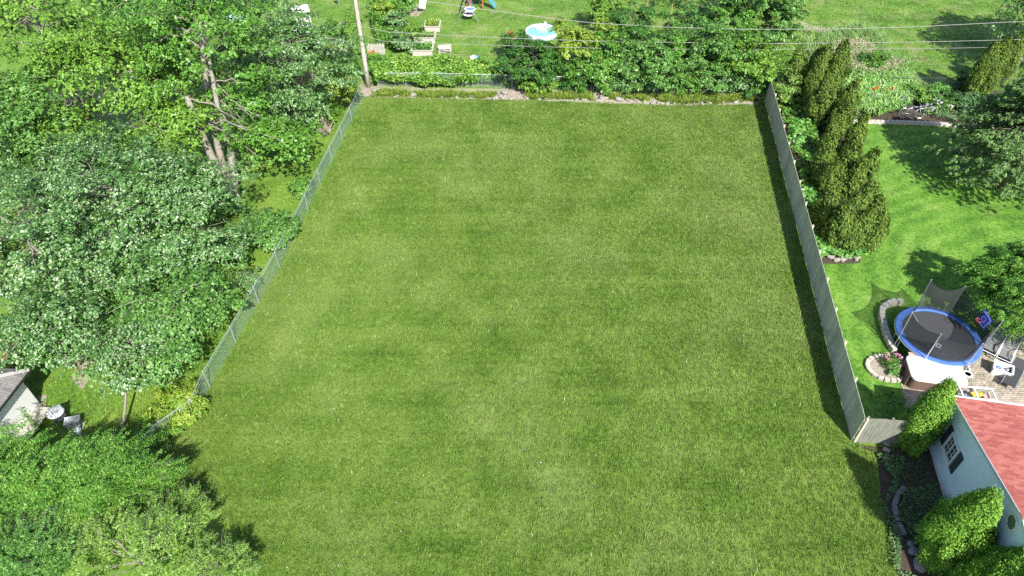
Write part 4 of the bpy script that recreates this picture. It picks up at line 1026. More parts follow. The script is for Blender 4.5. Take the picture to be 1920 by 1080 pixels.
for i, (px, py) in enumerate(((1556,484),(1568,489),(1580,488),(1594,483),(1604,486))):
    p = G(px, py); m_ = MB(); stone(m_, (0,0,.08), (.26, .18, .15)); stone(m_, (.2,.1,.06), (.15,.12,.1)); o = m_.build("rock", M['rock'], None, True); o.location = p
    tag(o, ["leftmost white stone at the near end of the evergreen bed", "second white stone from the left below the broad leaves", "middle white stone below the broad leaves", "fourth white stone from the left at the bed end", "rightmost white stone at the corner of the evergreen bed"][i], "rock", "white stones at the end of the evergreen bed")
# ------------------------------------------------------------------ big trees on the left
TG = "big trees left of the lot"
def base_of(c, dx=0, dy=0): return Vector((c.x+dx, c.y+dy, 0))
# tree with the leaning grey trunks
tb = G(436, 372)
p1 = [tb, G(425,345,1.0), G(395,290,2.6), G(372,235,4.6), G(350,180,6.6)]
p2 = [tb + Vector((.2,.1,0)), G(437,330,1.4), G(432,270,3.2), G(408,200,5.6), G(392,110,8.3)]
p3 = [tb + Vector((.1,.3,0)), G(415,300,2.0), G(395,215,4.8), G(382,120,7.8), G(376,40,10.4)]
tree("maple_tree", "tall dark maple with three grey leaning trunks near the middle of the fence", "tree", tb, G(372,60,9.5), (4.2,4.0,3.6), 150, .85, 165, .15, 'shrub',
     trunks=[(p1,.38,.15),(p2,.32,.1),(p3,.3,.1)], limbs=34, twigs=90, group=TG,
     extra=[(tuple(G(455,175,5.5)), (2.4,2.2,1.3), 34), (tuple(G(510,265,3.3)), (2.7,2.4,1.3), 60), (tuple(G(330,130,6.5)), (2.4,2.2,1.6), 40), (tuple(G(470,240,4.2)), (2.0,2.0,1.0), 22)])
c = G(205,135,7.2)
q1 = [G(172,330,0), G(168,270,1.8), G(166,215,3.8), G(176,150,6.0), G(182,100,8.0)]
tree("maple_tree", "bright green maple whose pale forked trunk shows at the upper left", "tree", q1[0], c, (5.0,4.5,3.3), 210, .85, 170, .15, 'maple_light', trunks=[(q1,.22,.08), ([q1[2],G(150,190,4.9),G(138,150,6.4)],.1,.04), ([q1[2],G(195,170,5.2),G(232,98,7.6)],.1,.03)], limbs=40, twigs=110, group=TG, inner=.5, low=-.4, extra=[(tuple(G(325,225,5.2)), (2.6,2.4,1.5), 70), (tuple(G(280,300,4.2)), (2.2,2.0,1.2), 40), (tuple(G(110,240,4.8)), (2.6,2.2,1.4), 50)])
c = G(70,40,9.0)
tree("maple_tree", "yellowish green maple filling the top left corner", "tree", base_of(c,0,-1), c, (6.0,5,4), 190, .95, 150, .16, 'maple_light', limbs=24, twigs=60, group=TG)
c = G(290,20,8.5)
tree("maple_tree", "maple at the top edge left of the dark gap", "tree", base_of(c), c, (4.0,4.2,3.4), 120, .9, 150, .16, 'maple', limbs=18, twigs=50, group=TG)
c = G(18,235,6.0); q = [G(58,372,0), G(38,335,1.4), G(8,280,3.2), G(-12,235,5.0)]
tree("maple_tree", "maple with a thick grey trunk leaning out at the left edge", "tree", q[0], c, (3.6,3.4,2.5), 100, .8, 160, .14, 'maple', trunks=[(q,.28,.12)], limbs=24, twigs=90, group=TG, extra=[(tuple(G(35,165,7.5)),(2.2,2,1.4),30), (tuple(G(45,300,4.0)),(2.8,2.4,1.4),60)])
c = G(235,380,4.6); q = [G(258,520,0), G(250,470,1.3), G(242,410,3.2), G(238,370,4.8)]
tree("silver_maple_tree", "wide dense maple with silvery glinting leaves at the middle of the left side", "tree", q[0], c, (5.0,4.2,2.7), 270, .75, 190, .125, 'silver', trunks=[(q,.24,.08)], limbs=50, twigs=150, group=TG, inner=.55, low=-.35, lump=.3, extra=[(tuple(G(345,355,4.4)), (2.4,2.2,1.4), 60), (tuple(G(120,330,4.6)), (2.6,2.4,1.5), 60), (tuple(G(410,470,3.0)), (1.6,1.7,1.1), 34), (tuple(G(255,500,3.2)), (2.8,2.2,1.3), 70), (tuple(G(60,330,4.0)), (2.4,2.2,1.4), 44), (tuple(G(230,300,4.2)), (3.2,2.2,1.3), 60)])
c = G(70,470,4.4)
tree("silver_maple_tree", "silvery green maple at the left edge below the grey leaning trunk", "tree", base_of(c), c, (3.7,3.6,2.6), 170, .75, 180, .125, 'silver', limbs=30, twigs=90, group=TG, inner=.5, low=-.4, lump=.3)
c = G(318,590,3.0)
tree("maple_tree", "low spreading green tree reaching the lower part of the chain link fence", "tree", base_of(c), c, (3.0,3.3,1.8), 180, .65, 180, .115, 'maple', limbs=26, twigs=80, group=TG, inner=.5, low=-.35, lump=.3)
c = G(250,650,2.9); q = [G(226,824,0), G(233,780,.6), G(236,740,1.2), G(226,690,2.2), G(222,640,3.2)]
tree("young_maple_tree", "slender young maple with a thin straight trunk above the open grass", "tree", q[0], c, (2.3,2.0,1.4), 90, .55, 170, .115, 'silver', trunks=[(q,.07,.03)], limbs=26, twigs=80, group=TG, inner=.4)
c = G(85,612,3.4)
tree("maple_tree", "drooping maple boughs above the shed at the left", "tree", base_of(c, -.6, .5), c, (2.9,2.4,1.7), 120, .65, 170, .12, 'silver', limbs=20, twigs=90, group=TG)
c = G(543,105,5.6)
tree("silver_leaf_tree", "silvery grey green tree at the back left beside the utility pole", "tree", base_of(c,0,-.5), c, (4.3,3.7,3.3), 250, .7, 190, .125, 'silver', limbs=44, twigs=120, group=TG, inner=.4, extra=[(tuple(G(572,190,2.6)), (2.1,1.8,1.4), 60), (tuple(G(525,200,3.2)), (2.2,2.0,1.5), 50)])
c = G(470,5,8.0)
tree("maple_tree", "dark green tree at the top edge behind the silvery tree", "tree", base_of(c), c, (3.4,3.4,3), 90, .9, 130, .16, 'dark_leaf', limbs=14, twigs=30, group=TG)
# bushes along the chain link fence
SG = "bushes along the chain link fence"
def bush(name, label, px, py, z, r, n, per, leaf, mat, rc=.45, group=None, cat="bush", low=-.6, **kw):
    c = G(px, py, z); b = Vector((c.x, c.y, 0))
    return tree(name, label, cat, b, c, r, n, rc, per, leaf, mat, bark='bark_dark', r0=.06, limbs=kw.pop('limbs', 12), twigs=kw.pop('twigs', 20), group=group, low=low, **kw)
bush("bush", "bright green bush beside the fence below the dark tree shade", 508, 432, 1.1, (1.55,1.7,1.1), 60, 190, .12, 'maple', group=SG)
bush("bush", "green bush under the boughs between the silvery maple and the fence", 425, 465, .8, (1.3,1.3,.9), 46, 170, .11, 'maple', group=SG)
bush("bush", "small leafy bush against the fence halfway to the dead bush", 566, 348, .6, (.7,1.1,.6), 26, 150, .11, 'shrub', .3, group=SG)
bush("bush", "small white flecked bush against the fence below the bright bush", 466, 528, .7, (.75,.9,.7), 26, 170, .09, 'silver', .3, group=SG)
bush("bush", "yellow green vine heaped over the broken end of the chain link fence", 338, 752, .8, (1.2,1.3,.8), 50, 190, .1, 'yellow', .35, group=SG)
bush("bush", "low green bush hiding the last fence panels at the lower left", 290, 812, .5, (1.1,.9,.5), 34, 170, .09, 'maple_light', .3, group=SG)
bush("bush", "yellow leaved shrub in front of the silvery tree near the pole", 632, 165, 1.5, (1.3,1.3,1.6), 46, 150, .15, 'yellow', group=SG)
bush("bush", "dark green shrub between the yellow shrub and the utility pole", 652, 128, 1.4, (.95,1.2,1.4), 44, 170, .13, 'shrub', group=SG)
bush("bush", "pale bush at the far end of the chain link fence", 657, 172, .7, (.7,.8,.7), 26, 150, .1, 'silver', .3, group=SG)
bush("bush", "dark low shrub in the tree shade left of the far fence", 600, 205, .9, (1.5,1.4,.9), 40, 150, .12, 'shrub', group=SG)
bush("bush", "low leafy bush at the foot of the three leaning trunks", 400, 395, .8, (1.6,1.4,.8), 50, 170, .11, 'maple', group=SG)
# dead branch brush pile
p = G(618, 252); mb = MB()
for i in range(46):
    a = random.uniform(1.3, 4.6); l = random.uniform(.6, 1.7); e = Vector((math.cos(a)*l, math.sin(a)*l, random.uniform(.3, 1.4))); pts = limb_pts((0,0,.05), e, .1, 5, .08); mb.tube(pts, taper(.03, .006, len(pts)), 4)
    mb.tube(limb_pts(pts[3], pts[3]+Vector((random.gauss(0,.4),random.gauss(0,.4),.4)), .05, 3), taper(.014, .004, 4), 3)
o = mb.build("dead_bush", M['twig']); o.location = p; tag(o, "bare pale dead bush by the fence in the tree shade", "bush")

# feathery trees at the lower left
def feather_tree(label, px, py, z, r, n, L_, per, leaf, mat, dirn=(.85,.35,.25), group="feathery trees at the lower left corner", jit=.2, name="feathery_tree"):
    c = G(px, py, z); b = Vector((c.x, c.y, 0)); root = empty(name, b, label, "tree", group)
    cen, outs = crown_centers(c, r, n, .55, -.15, .25); d = norm(np.array(dirn) + outs*.35 + unit(len(cen))*jit)
    sub = 11; m_ = max(30, int(len(cen)*.5)); cen = cen[:m_]; d = d[:m_]
    st = np.repeat(cen, sub, 0) + unit(len(cen)*sub)*.17 + np.repeat(d, sub, 0)*np.tile(np.linspace(-1.0, .5, sub), len(cen))[:, None]*L_*.9; dd = norm(np.repeat(d, sub, 0) + unit(len(st))*.4)
    V = sprays(st - dd*L_*.5, dd, L_, per, leaf*1.25, .12, .36); V -= np.array(b); V[..., 2] = np.maximum(V[..., 2], .03); fast_mesh("crown", V, 4, M[mat], root)
    mb = MB(); mt = MB(); top = Vector((0,0,z*.7)); mb.tube([Vector((0,0,0)), Vector((.1,0,z*.35)), top], [.14,.11,.08], 8)
    for i in rs.permutation(len(cen))[:40]:
        e = Vector(cen[i]) - b; pts = limb_pts(Vector((0,0,random.uniform(.2,.7)*z)), e, .08); mb.tube(pts, taper(.03,.008,len(pts)), 5)
        for _ in range(2): q = pts[-2]; mt.tube(limb_pts(q, q + Vector(d[i])*random.uniform(.5,1.0) + Vector((random.gauss(0,.2),random.gauss(0,.2),.1)), .03, 3), taper(.009,.003,4), 3)
    mb.add(mt.v, mt.f, 1); mb.build("trunk", [M['bark_grey'], M['twig']], root, True)
feather_tree("feathery bright green tree with long slanting sprays, left of the lot's near corner", 165, 892, 2.8, (2.5,1.5,1.1), 430, 1.0, 22, .135, 'feather')
feather_tree("smaller feathery tree whose sprays touch the lawn's near left corner", 262, 895, 1.9, (1.2,1.0,.9), 200, .85, 22, .13, 'feather')
feather_tree("shaded feathery tree between the two rows of foliage at the left edge", 55, 955, 2.0, (2.2,1.3,1.0), 300, .9, 22, .13, 'feather')
feather_tree("feathery green tree cut off by the left edge below the shed", 5, 895, 2.6, (1.6,1.5,1.2), 200, .95, 22, .13, 'feather')
feather_tree("mid green feathery bush in the bottom left corner", 60, 1030, 2.2, (1.9,1.3,1.1), 260, .8, 20, .11, 'maple', (.3,.5,.7), jit=.7)
feather_tree("pale yellow green bushy tree at the bottom edge beside the lawn", 255, 1035, 2.0, (1.9,1.5,1.1), 330, .7, 20, .11, 'pale', (.3,.5,.7), jit=.7)
feather_tree("pale leafy bush between the two feathery corners at the bottom left", 135, 1000, 1.8, (1.5,1.2,1.0), 240, .7, 20, .11, 'pale', (.3,.5,.7), jit=.7)
feather_tree("lowest pale bush whose tip reaches over the lawn at the bottom", 405, 1062, 1.2, (1.3,1.1,.8), 230, .6, 20, .1, 'pale', (.4,.4,.7), jit=.7)
feather_tree("light green bush between the feathery tree and the lawn edge", 330, 972, 1.1, (1.3,1.0,.7), 200, .6, 20, .1, 'pale', (.3,.6,.6), jit=.6)
# a few weeds standing by the shed
for px, py, h, lb in ((30, 775, 1.5, "tall thin feathery weed in front of the shed wall"), (72, 745, 1.5, "second tall feathery weed right of the shed corner")):
    b = G(px, py+60); root = empty("tall_weed", b, lb, "weed", "tall weeds by the shed"); n = 40; s = np.tile(np.array([[0,0,.2]]), (n,1)) + np.stack([rs.normal(0,.05,n), rs.normal(0,.05,n), rs.uniform(0,h,n)],1)
    fast_mesh("leaves", sprays(s, norm(unit(n)+np.array([0,0,.5])), .35, 14, .1, .2), 4, M['feather'], root); mb = MB(); mb.tube([(0,0,0),(.03,0,h*.5),(.05,0,h+.1)], [.025,.02,.01], 5); mb.build("stem", M['twig'], root)

# ------------------------------------------------------------------ shrubs along the back
BG = "tall shrubs along the back of the lot"
shr = [
 ("dark round viburnum bush behind the chain link fence, leftmost of the big shrubs", 1000,112,1.9,(2.25,2.0,1.8),92,190,.15,'dark_leaf'),
 ("yellow leaved shrub with a rounded top right of the dark round bush", 1095,72,2.9,(2.2,1.9,1.9),84,170,.16,'yellow'),
 ("green shrub standing below the yellow leaved shrub", 1120,118,1.9,(1.9,1.7,1.6),66,180,.15,'shrub'),
 ("mid green shrub at the centre of the back row", 1195,108,2.3,(2.0,1.9,1.9),76,180,.15,'maple'),
 ("darker bluish shrub rising behind the centre of the back row", 1185,48,2.4,(1.9,1.8,1.8),56,170,.15,'dark_leaf'),
 ("green shrub beside the bare stakes in the back row", 1262,92,2.3,(1.8,1.7,1.8),66,180,.15,'shrub'),
 ("bright green shrub with hanging branches over the shaded bank", 1330,92,2.7,(2.3,1.9,2.2),100,180,.15,'maple'),
 ("tall olive green shrub behind the bright hanging one", 1358,52,3.0,(2.1,1.9,1.9),72,170,.16,'shrub'),
 ("bushy green shrub just left of the far end of the wooden fence", 1408,118,2.0,(1.9,1.7,1.8),76,180,.14,'maple_light'),
 ("large tree like shrub at the top edge left of the dry yard", 1440,25,3.2,(2.6,2.3,2.6),100,170,.17,'maple'),
 ("dark shrub at the top edge beside the deep shade", 1385,5,3.0,(2.0,1.9,2.2),60,160,.17,'dark_leaf'),
 ("round pale shrub at the top edge behind the yellow shrub", 1135,18,2.0,(1.5,1.4,1.4),44,160,.16,'maple_light'),
 ("small dark bush in front of the paddling pool", 968,78,1.3,(1.2,1.2,1.1),36,160,.14,'dark_leaf'),
 ("full green shrub filling the gap in the middle of the back row", 1228,118,2.2,(1.9,1.7,1.8),70,180,.15,'maple'),
 ("dense shrub right of the hanging one near the dark corner", 1375,95,2.4,(1.9,1.7,1.9),70,180,.15,'shrub'),
 ("darker shrub between the yellow leaved one and the centre", 1152,98,2.3,(1.7,1.6,1.7),60,180,.15,'shrub'),
 ("leafy shrub in front of the two wooden stakes", 1290,55,2.4,(2.0,1.7,1.8),60,170,.16,'maple'),
 ("pale weedy shrub right of the wooden fence end", 1475,150,1.4,(1.1,1.2,1.2),40,160,.13,'pale'),
]
for lb, px, py, z, r, n, per, lf, mt in shr: bush("shrub", lb, px, py+(8 if py > 60 else 0), z, tuple(q*1.18 for q in r), int(n*1.5), per, lf, mt, .5, BG, "shrub", -.8)
# understory hanging leaves between the shrubs and the bank
low = [("low leafy shrub at the foot of the dark round bush", 1005,158,.6,(1.5,.8,.6),'maple_light'), ("low shaded shrub with hanging leaves above the red brown dirt", 1172,148,.9,(1.7,.8,.8),'silver'),
       ("low green shrub right of the hanging leaves over the bank", 1290,150,.9,(1.8,.9,.8),'shrub'), ("low bluish shrub close to the dark fence corner", 1385,152,.8,(1.5,.9,.8),'silver'), ("dense shrub hanging over the right half of the back fence", 1240,140,1.1,(1.7,1.0,1.0),'shrub'), ("leafy shrub leaning on the back fence left of the dark corner", 1335,146,1.2,(1.6,1.0,1.1),'maple'), ("dark shrub filling the corner beside the end of the wooden fence", 1415,150,1.0,(1.3,1.0,1.0),'dark_leaf'),
       ("low dark shrub under the yellow leaved shrub", 1085,150,.8,(1.4,.8,.8),'dark_leaf')]
for lb, px, py, z, r, mt in low: bush("low_shrub", lb, px, py+1, z*1.2, (r[0]*1.12, r[1]*1.15, r[2]*1.2), 48, 150, .13, mt, .35, "low shrubs at the foot of the back row", "shrub")

# vines and beans over the fence: nobody could count them
def groundleaf(poly, dens, hmin, hmax, leaf, mat, label, name="ground_cover", cat="ground cover", aspect=.8, bumpy=.7, z0=0.0, soft=.2):
    x, y = scatter(soften(poly, .7, soft), dens); n = len(x)
    f = .5 + .5*np.sin(x*1.7 + 1.3*np.sin(y*1.1))*np.cos(y*1.9 + np.sin(x*.9)); z = z0 + hmin + (hmax-hmin)*(f*bumpy + (1-bumpy)*rs.rand(n)) * rs.uniform(.45, 1, n)**.5
    N = norm(np.array([0,-.15,1.0]) + unit(n)*.65); s = leaf*rs.uniform(.6,1.4,n)
    o = fast_mesh(name, leaves(np.stack([x,y,z],1), N, unit(n), s, s*aspect), 4, M[mat]); return tag(o, label, cat, None, 'stuff')
VP = GP([(735,128),(800,124),(905,128),(955,142),(958,155),(905,168),(800,169),(705,166),(700,140)])
groundleaf(VP, 330, .3, 1.5, .2, 'maple_light', "heaped bright green vine patch behind the back left of the lot", "vine_patch", "vines", .85, .6)
groundleaf(GP([(740,135),(800,130),(900,132),(930,150),(900,165),(740,165)]), 11, .9, 1.6, .16, 'yellow', "yellowing leaves scattered over the vine patch", "yellow_vine_leaves", "vines", .85, .5)
groundleaf(GP([(690,112),(740,108),(745,160),(696,162)]), 230, .1, .9, .15, 'shrub', "darker low vines at the foot of the utility pole", "vines", "vines")
groundleaf(GP([(697,0),(760,0),(752,60),(740,100),(712,100),(700,60)]), 150, .3, 2.0, .2, 'shrub', "tangled garden greenery right of the utility pole top", "tangled_greenery", "garden plants", .5)
groundleaf(GP([(655,20),(675,30),(683,110),(655,110),(640,70)]), 150, .2, 1.0, .17, 'maple_light', "leafy garden growth between the stone ring and the pole", "garden_growth", "garden plants", .6)
for i, (px, py, r, z, mt, lb) in enumerate(((722,22,1.2,1.4,'yellow',"yellow green leafy plant right of the pole at the top edge"), (745,45,1.2,1.2,'silver',"pale strappy plant above the raised beds"), (752,80,1.3,.8,'silver',"greyish bush left of the nearest raised bed"), (770,62,1.0,.7,'maple_light',"bright bush left of the middle raised bed"), (760,3,1.2,1.0,'shrub',"dark green plant above the round dirt patch"), (623,58,1.0,.9,'shrub',"small bush below the bird feeder"))):
    bush("garden_bush", lb, px, py, z, (r, r, z), 30, 130, .15, mt, .4, "garden bushes around the raised beds", "bush")
def plant_in(p, W_, D_, z, mat, lb, k=220, leaf=.16, name="vegetable_plants"):
    P = np.stack([rs.uniform(-W_/2+.1, W_/2-.1, k*3), rs.uniform(.1, D_-.1, k*3), rs.uniform(.0,.35,k*3)],1); s = leaf*rs.uniform(.6,1.3,k*3)
    o = fast_mesh(name, leaves(P, norm(np.array([0,0,1.])+unit(k*3)*.7), unit(k*3), s, s*.7), 4, M[mat]); o.location = (p.x, p.y, z); tag(o, lb, "vegetables", "vegetables growing in the raised beds")
plant_in(*RB[0], .45, 'yellow', "pale yellow green vegetables in the farthest raised bed", 160)
plant_in(*RB[1], .45, 'pale', "sparse vegetables in the middle raised bed", 150)
plant_in(*RB[2], .45, 'hosta', "lush green vegetables in the nearest raised bed", 260)
def flower(px, py, label, h, r, petal, leafm, nf=26, fs=.09, name="flowering_plant", group=None, nl=500, leaf=.13):
    b = G(px, py); root = empty(name, b, label, "flowers", group)
    d = unit(nl); d[:,2] = np.abs(d[:,2]); P = d*np.array([r, r, h*.8])*(rs.uniform(.2,1,nl)**.5)[:,None]
    s = leaf*rs.uniform(.6,1.3,nl); fast_mesh("leaves", leaves(P, norm(np.array([0,0,1.])+unit(nl)*.7), norm(d+unit(nl)*.5), s, s*.4), 4, M[leafm], root)
    m = nf*10; f = unit(nf); f[:,2] = np.abs(f[:,2])*.6+.5; f = norm(f); cc = np.repeat(f*np.array([r, r, h]), 10, 0) + unit(m)*fs*.6
    fast_mesh("blossoms", leaves(cc, norm(unit(m)+np.array([0,0,.8])), unit(m), np.full(m, fs), np.full(m, fs*.8)), 4, M[petal], root)
    mb = MB()
    for i in range(min(nf, 10)): mb.tube([(0,0,0), Vector(f[i]*np.array([r,r,h]))*.97], [.012,.006], 4)
    mb.build("stems", M['shade_plant'], root); return root
flower(957, 84, "red orange flowers on the left of the small dark bush", 1.2, .35, 'red', 'shrub', 22, .16)
flower(698, 104, "clump of orange flowers at the foot of the broken picket fence", .5, .5, 'orange', 'pale', 20, .12)
# ------------------------------------------------------------------ flower bed on the right
FG = "flowers in the bed behind the block edging"
def strap_clump(poly, tufts, per, h, wd, mat, label, name="strap_leaves", cat="leafy plants", lean=.9):
    x, y = scatter(poly, tufts); n = len(x)*per; X = np.repeat(x, per); Y = np.repeat(y, per); th = rs.uniform(0, 6.28, n); hh = h*rs.uniform(.6, 1.2, n); out = []
    ks = [0, .4, .75, 1.0]; zs = [0, .75, 1.0, .85]; ls = [0, .2, .6, 1.0]; w_ = [.8, 1, .75, .1]
    for i in range(3):
        q = []
        for k, sg in ((i, -1), (i, 1), (i+1, 1), (i+1, -1)):
            l = ls[k]*hh*lean; q.append(np.stack([X+np.cos(th)*l+np.cos(th+1.57)*wd*w_[k]*.5*sg, Y+np.sin(th)*l+np.sin(th+1.57)*wd*w_[k]*.5*sg, zs[k]*hh], 1))
        out.append(np.stack(q, 1))
    o = fast_mesh(name, np.concatenate(out), 4, M[mat]); return tag(o, label, cat, None, 'stuff')
strap_clump(GP([(1588,212),(1580,165),(1640,150),(1690,150),(1700,175),(1690,205),(1640,222)]), 11, 26, .95, .09, 'strap', "tall arching strap leaves filling the flower bed left of the bicycle")
strap_clump(GP([(1500,120),(1520,95),(1600,62),(1650,82),(1655,120),(1700,135),(1690,152),(1620,160),(1560,150)]), 5, 22, 1.1, .05, 'pale', "pale weedy growth between the wooden fence and the far yard", "weeds", "weeds")
groundleaf(GP([(1560,100),(1610,92),(1640,120),(1690,140),(1650,160),(1590,150),(1545,130)]), 330, .7, 1.4, .15, 'plume', "dry buff flower plumes beside the round green shrub", "dry_plumes", "dry grass", .4, .3)
groundleaf(GP([(1440,60),(1500,55),(1600,60),(1620,80),(1560,100),(1500,115),(1440,120)]), 70, .2, 1.2, .16, 'pale', "rough pale undergrowth right of the back shrubs", "undergrowth", "undergrowth", .5)
groundleaf(GP([(1450,110),(1520,105),(1560,130),(1560,165),(1460,165)]), 110, .2, 1.2, .15, 'maple_light', "green undergrowth just beyond the far end of the wooden fence", "green_undergrowth", "undergrowth", .6)
bush("round_shrub", "round bright green shrub alone at the edge of the dry yard", 1643, 118, 1.0, (1.5,1.3,1.05), 56, 200, .11, 'shrub', .35, None, "shrub")
for px, py, pet, lb, h in ((1600,214,'lilac',"lilac flowers at the left end of the flower bed",.8), (1612,210,'pink',"pink flowers next to the lilac ones at the bed's left end",.9), (1632,200,'lilac',"tall pale lilac flower spikes in front of the strap leaves",1.2), (1645,212,'pink',"pink phlox low in front of the strap leaves",.8),
        (1632,190,'red',"red flowers poking above the strap leaves",1.3), (1664,190,'red',"single small red bloom right of the other red ones",1.2), (1683,205,'purple',"magenta and purple flowers at the back wheel of the bicycle",1.1), (1700,196,'purple',"blue purple flowers behind the bicycle",1.2), (1735,212,'lilac',"pale violet flowers right of the bicycle",.8), (1752,208,'white',"white flowers right of the violet ones beside the bicycle",.9), (1776,205,'white',"sparse white flowers in the shade of the pine",.7)):
    flower(px, py, lb, h, .45, pet, 'strap' if pet != 'purple' else 'dark_leaf', 22, .085 if pet != 'red' else .1, group=FG, nl=260, leaf=.2)
for px, py, z, r, mt, lb in ((1725,178,.7,(1.3,.9,.7),'maple_light',"bright leafy bush behind the bicycle"), (1765,185,.7,(1.4,.9,.7),'dark_leaf',"dark bush in the flower bed under the pine"), (1810,190,.6,(1.4,.9,.6),'shade_plant',"shaded bush at the right of the flower bed"), (1755,172,.7,(1.0,.7,.7),'hosta',"light green rounded bush below the wire fence"), (1815,155,.8,(1.0,.9,.8),'dark_leaf',"dark bush at the foot of the leaning evergreen"), (1880,225,.4,(1.2,.7,.4),'hosta',"low green plants beside the clay pots"), (1690,182,.5,(.8,.6,.5),'maple_light',"small bright bush at the right of the strap leaves")):
    bush("bed_bush", lb, px, py, z, r, 34, 140, .13, mt, .35, "bushes in the flower bed", "bush")

# ------------------------------------------------------------------ evergreens
EG = "olive evergreens right of the wooden fence"
ev = [("twin topped olive evergreen near the far end of the wooden fence", 1500,182,3.4,.75,2,.5), ("olive evergreen right of the twin topped one", 1536,178,3.6,.8,2,.45), ("broad olive evergreen beside the strap leaves", 1548,245,3.2,.85,2,.5),
      ("small yellowish evergreen close to the fence boards", 1512,205,1.6,.45,1,0), ("slim dark evergreen with a rounded tip over the open grass", 1568,302,2.9,.6,2,.4), ("middle olive evergreen of the near group", 1560,352,2.8,.75,3,.5),
      ("evergreen with a separate rounded tip leaning to the grass", 1592,362,2.5,.55,2,.35), ("broad evergreen at the near end of the row", 1570,440,2.9,.85,3,.55), ("lowest bushy evergreen nearest the white stones", 1598,452,2.3,.7,3,.45)]
for lb, px, py, h, r, st, sp in ev: conifer("evergreen_tree", lb, G(px, py), h*1.15, r*(1.12 if st > 1 else 1.2), 'olive', 130, 78, .15, st+1 if st > 1 else 1, (.02, .03), EG, spread=(sp or .4)*1.55, rc=.26, r_in=.6)
CG = "bright conical evergreens beside the house"
conifer("cone_evergreen", "bright green conical evergreen between the short fence and the house", (lambda q: Vector((q.x,q.y,0)))(G(1780,722,4.3)), 4.4, .78, 'cedar', 300, 190, .085, 1, (0,0), CG, rc=.22, r_in=.72, prof=lambda t: 1.05*(1-t**2.2)*(.62+.38*np.sin(np.clip(t*4.5,0,1.57))))
conifer("cone_evergreen", "largest bright green evergreen in front of the pale blue wall", (lambda q: Vector((q.x,q.y,0)))(G(1855,935,4.4)), 4.6, 1.05, 'cedar', 420, 200, .08, 1, (0,0), CG, rc=.24, r_in=.75, prof=lambda t: 1.08*(1-t**2.4)*(.6+.4*np.sin(np.clip(t*4.0,0,1.57))))
conifer("cone_evergreen", "evergreen at the bottom right corner, mostly cut off", (lambda q: Vector((q.x,q.y,0)))(G(1925,1045,3.8)), 3.9, 1.1, 'cedar', 360, 180, .08, 1, (0,0), CG, rc=.24, r_in=.75, prof=lambda t: 1.08*(1-t**2.4)*(.6+.4*np.sin(np.clip(t*4.0,0,1.57))))
conifer("leaning_evergreen", "tall pointed evergreen leaning beside the dark wire fence", G(1822, 185), 4.8, .8, 'olive', 300, 60, .13, 2, (.02,0), None, spread=.4, rc=.25)
conifer("leaning_evergreen", "second pointed evergreen tip half hidden behind the pine", G(1858, 160), 4.2, .7, 'olive', 220, 60, .13, 2, (.02,0), None, spread=.3, rc=.25)
# big pine on the right
pbs = Vector((33.2, 38.5, 0)); root = empty("pine_tree", pbs, "big blue green pine spreading over the grass at the right edge", "pine tree")
n = 300; t = rs.uniform(.2, 1, n); th = rs.uniform(0, 6.28, n); Rr = 5.6*(1.05 - t)**.7; st = np.stack([0*t, 0*t, t*8.6], 1)
tip = np.stack([Rr*np.cos(th), Rr*np.sin(th), t*8.6 - .3 + .5*rs.rand(n)], 1); Vs = []; mb = MB()
for i in range(n):
    a, b = Vector(st[i]), Vector(tip[i]); pts = limb_pts(a, b, .06, 5, .03); mb.tube(pts, taper(.05*(1.2-t[i])+.015, .008, len(pts)), 4)
k = 28; m = n*k; u = rs.uniform(.35, 1.02, m)[:, None]; c_ = np.repeat(st, k, 0)*(1-u) + np.repeat(tip, k, 0)*u; out = norm(np.repeat(tip-st, k, 0)); c_ = c_ + unit(m)*np.array([.42,.42,.12])*u
per = 16; m2 = m*per; dv = norm(np.repeat(out, per, 0) + unit(m2)*.85 + np.array([0,0,.15])); P = np.repeat(c_, per, 0) + dv*.09 + unit(m2)*.05
V = leaves(P, norm(np.array([0,0,1.])+unit(m2)*.6), dv, rs.uniform(.13,.26,m2), np.full(m2, .05)); V[...,2] = np.maximum(V[...,2], .05)
fast_mesh("crown", V, 4, M['pine'], root); mb.tube([(0,0,0),(.05,0,3),(0,.05,6),(0,0,8)], [.26,.2,.1,.03], 9); mb.build("trunk", M['bark_dark'], root, True)
# drooping mulberry near the trampoline
c = G(1948, 575, 2.3); b = Vector((c.x, c.y, 0)); root = empty("weeping_tree", b, "dense dark weeping tree hanging over the patio chairs", "tree")
for (cc, r, n) in ((c, (2.7,2.4,1.9), 520), (G(1903,515,2.6), (1.9,1.6,1.4), 300)):
    cen, o_ = crown_centers(cc, r, n, .72, -.25, .15); d = norm(o_*np.array([1,1,.25]) + np.array([0,0,.1]) + unit(len(cen))*.2)
    V = sprays(np.repeat(cen, 4, 0)+unit(len(cen)*4)*.15, np.repeat(d, 4, 0)+unit(len(cen)*4)*.35, .6, 16, .16, .75, .42, .8, .7) - np.array(b); V[...,2] = np.maximum(V[...,2], .04); fast_mesh("crown", V, 4, M['shrub'], root)
mb = MB(); mb.tube([(0,0,0),(.05,0,1.2),(0,.1,2.4)], [.16,.12,.06], 9)
for i in range(16): a = i*.39; mb.tube(limb_pts((0,0,1.6), (1.7*math.cos(a), 1.5*math.sin(a), 1.5), .35), taper(.05,.012,7), 5)
mb.build("trunk", M['bark_dark'], root, True)
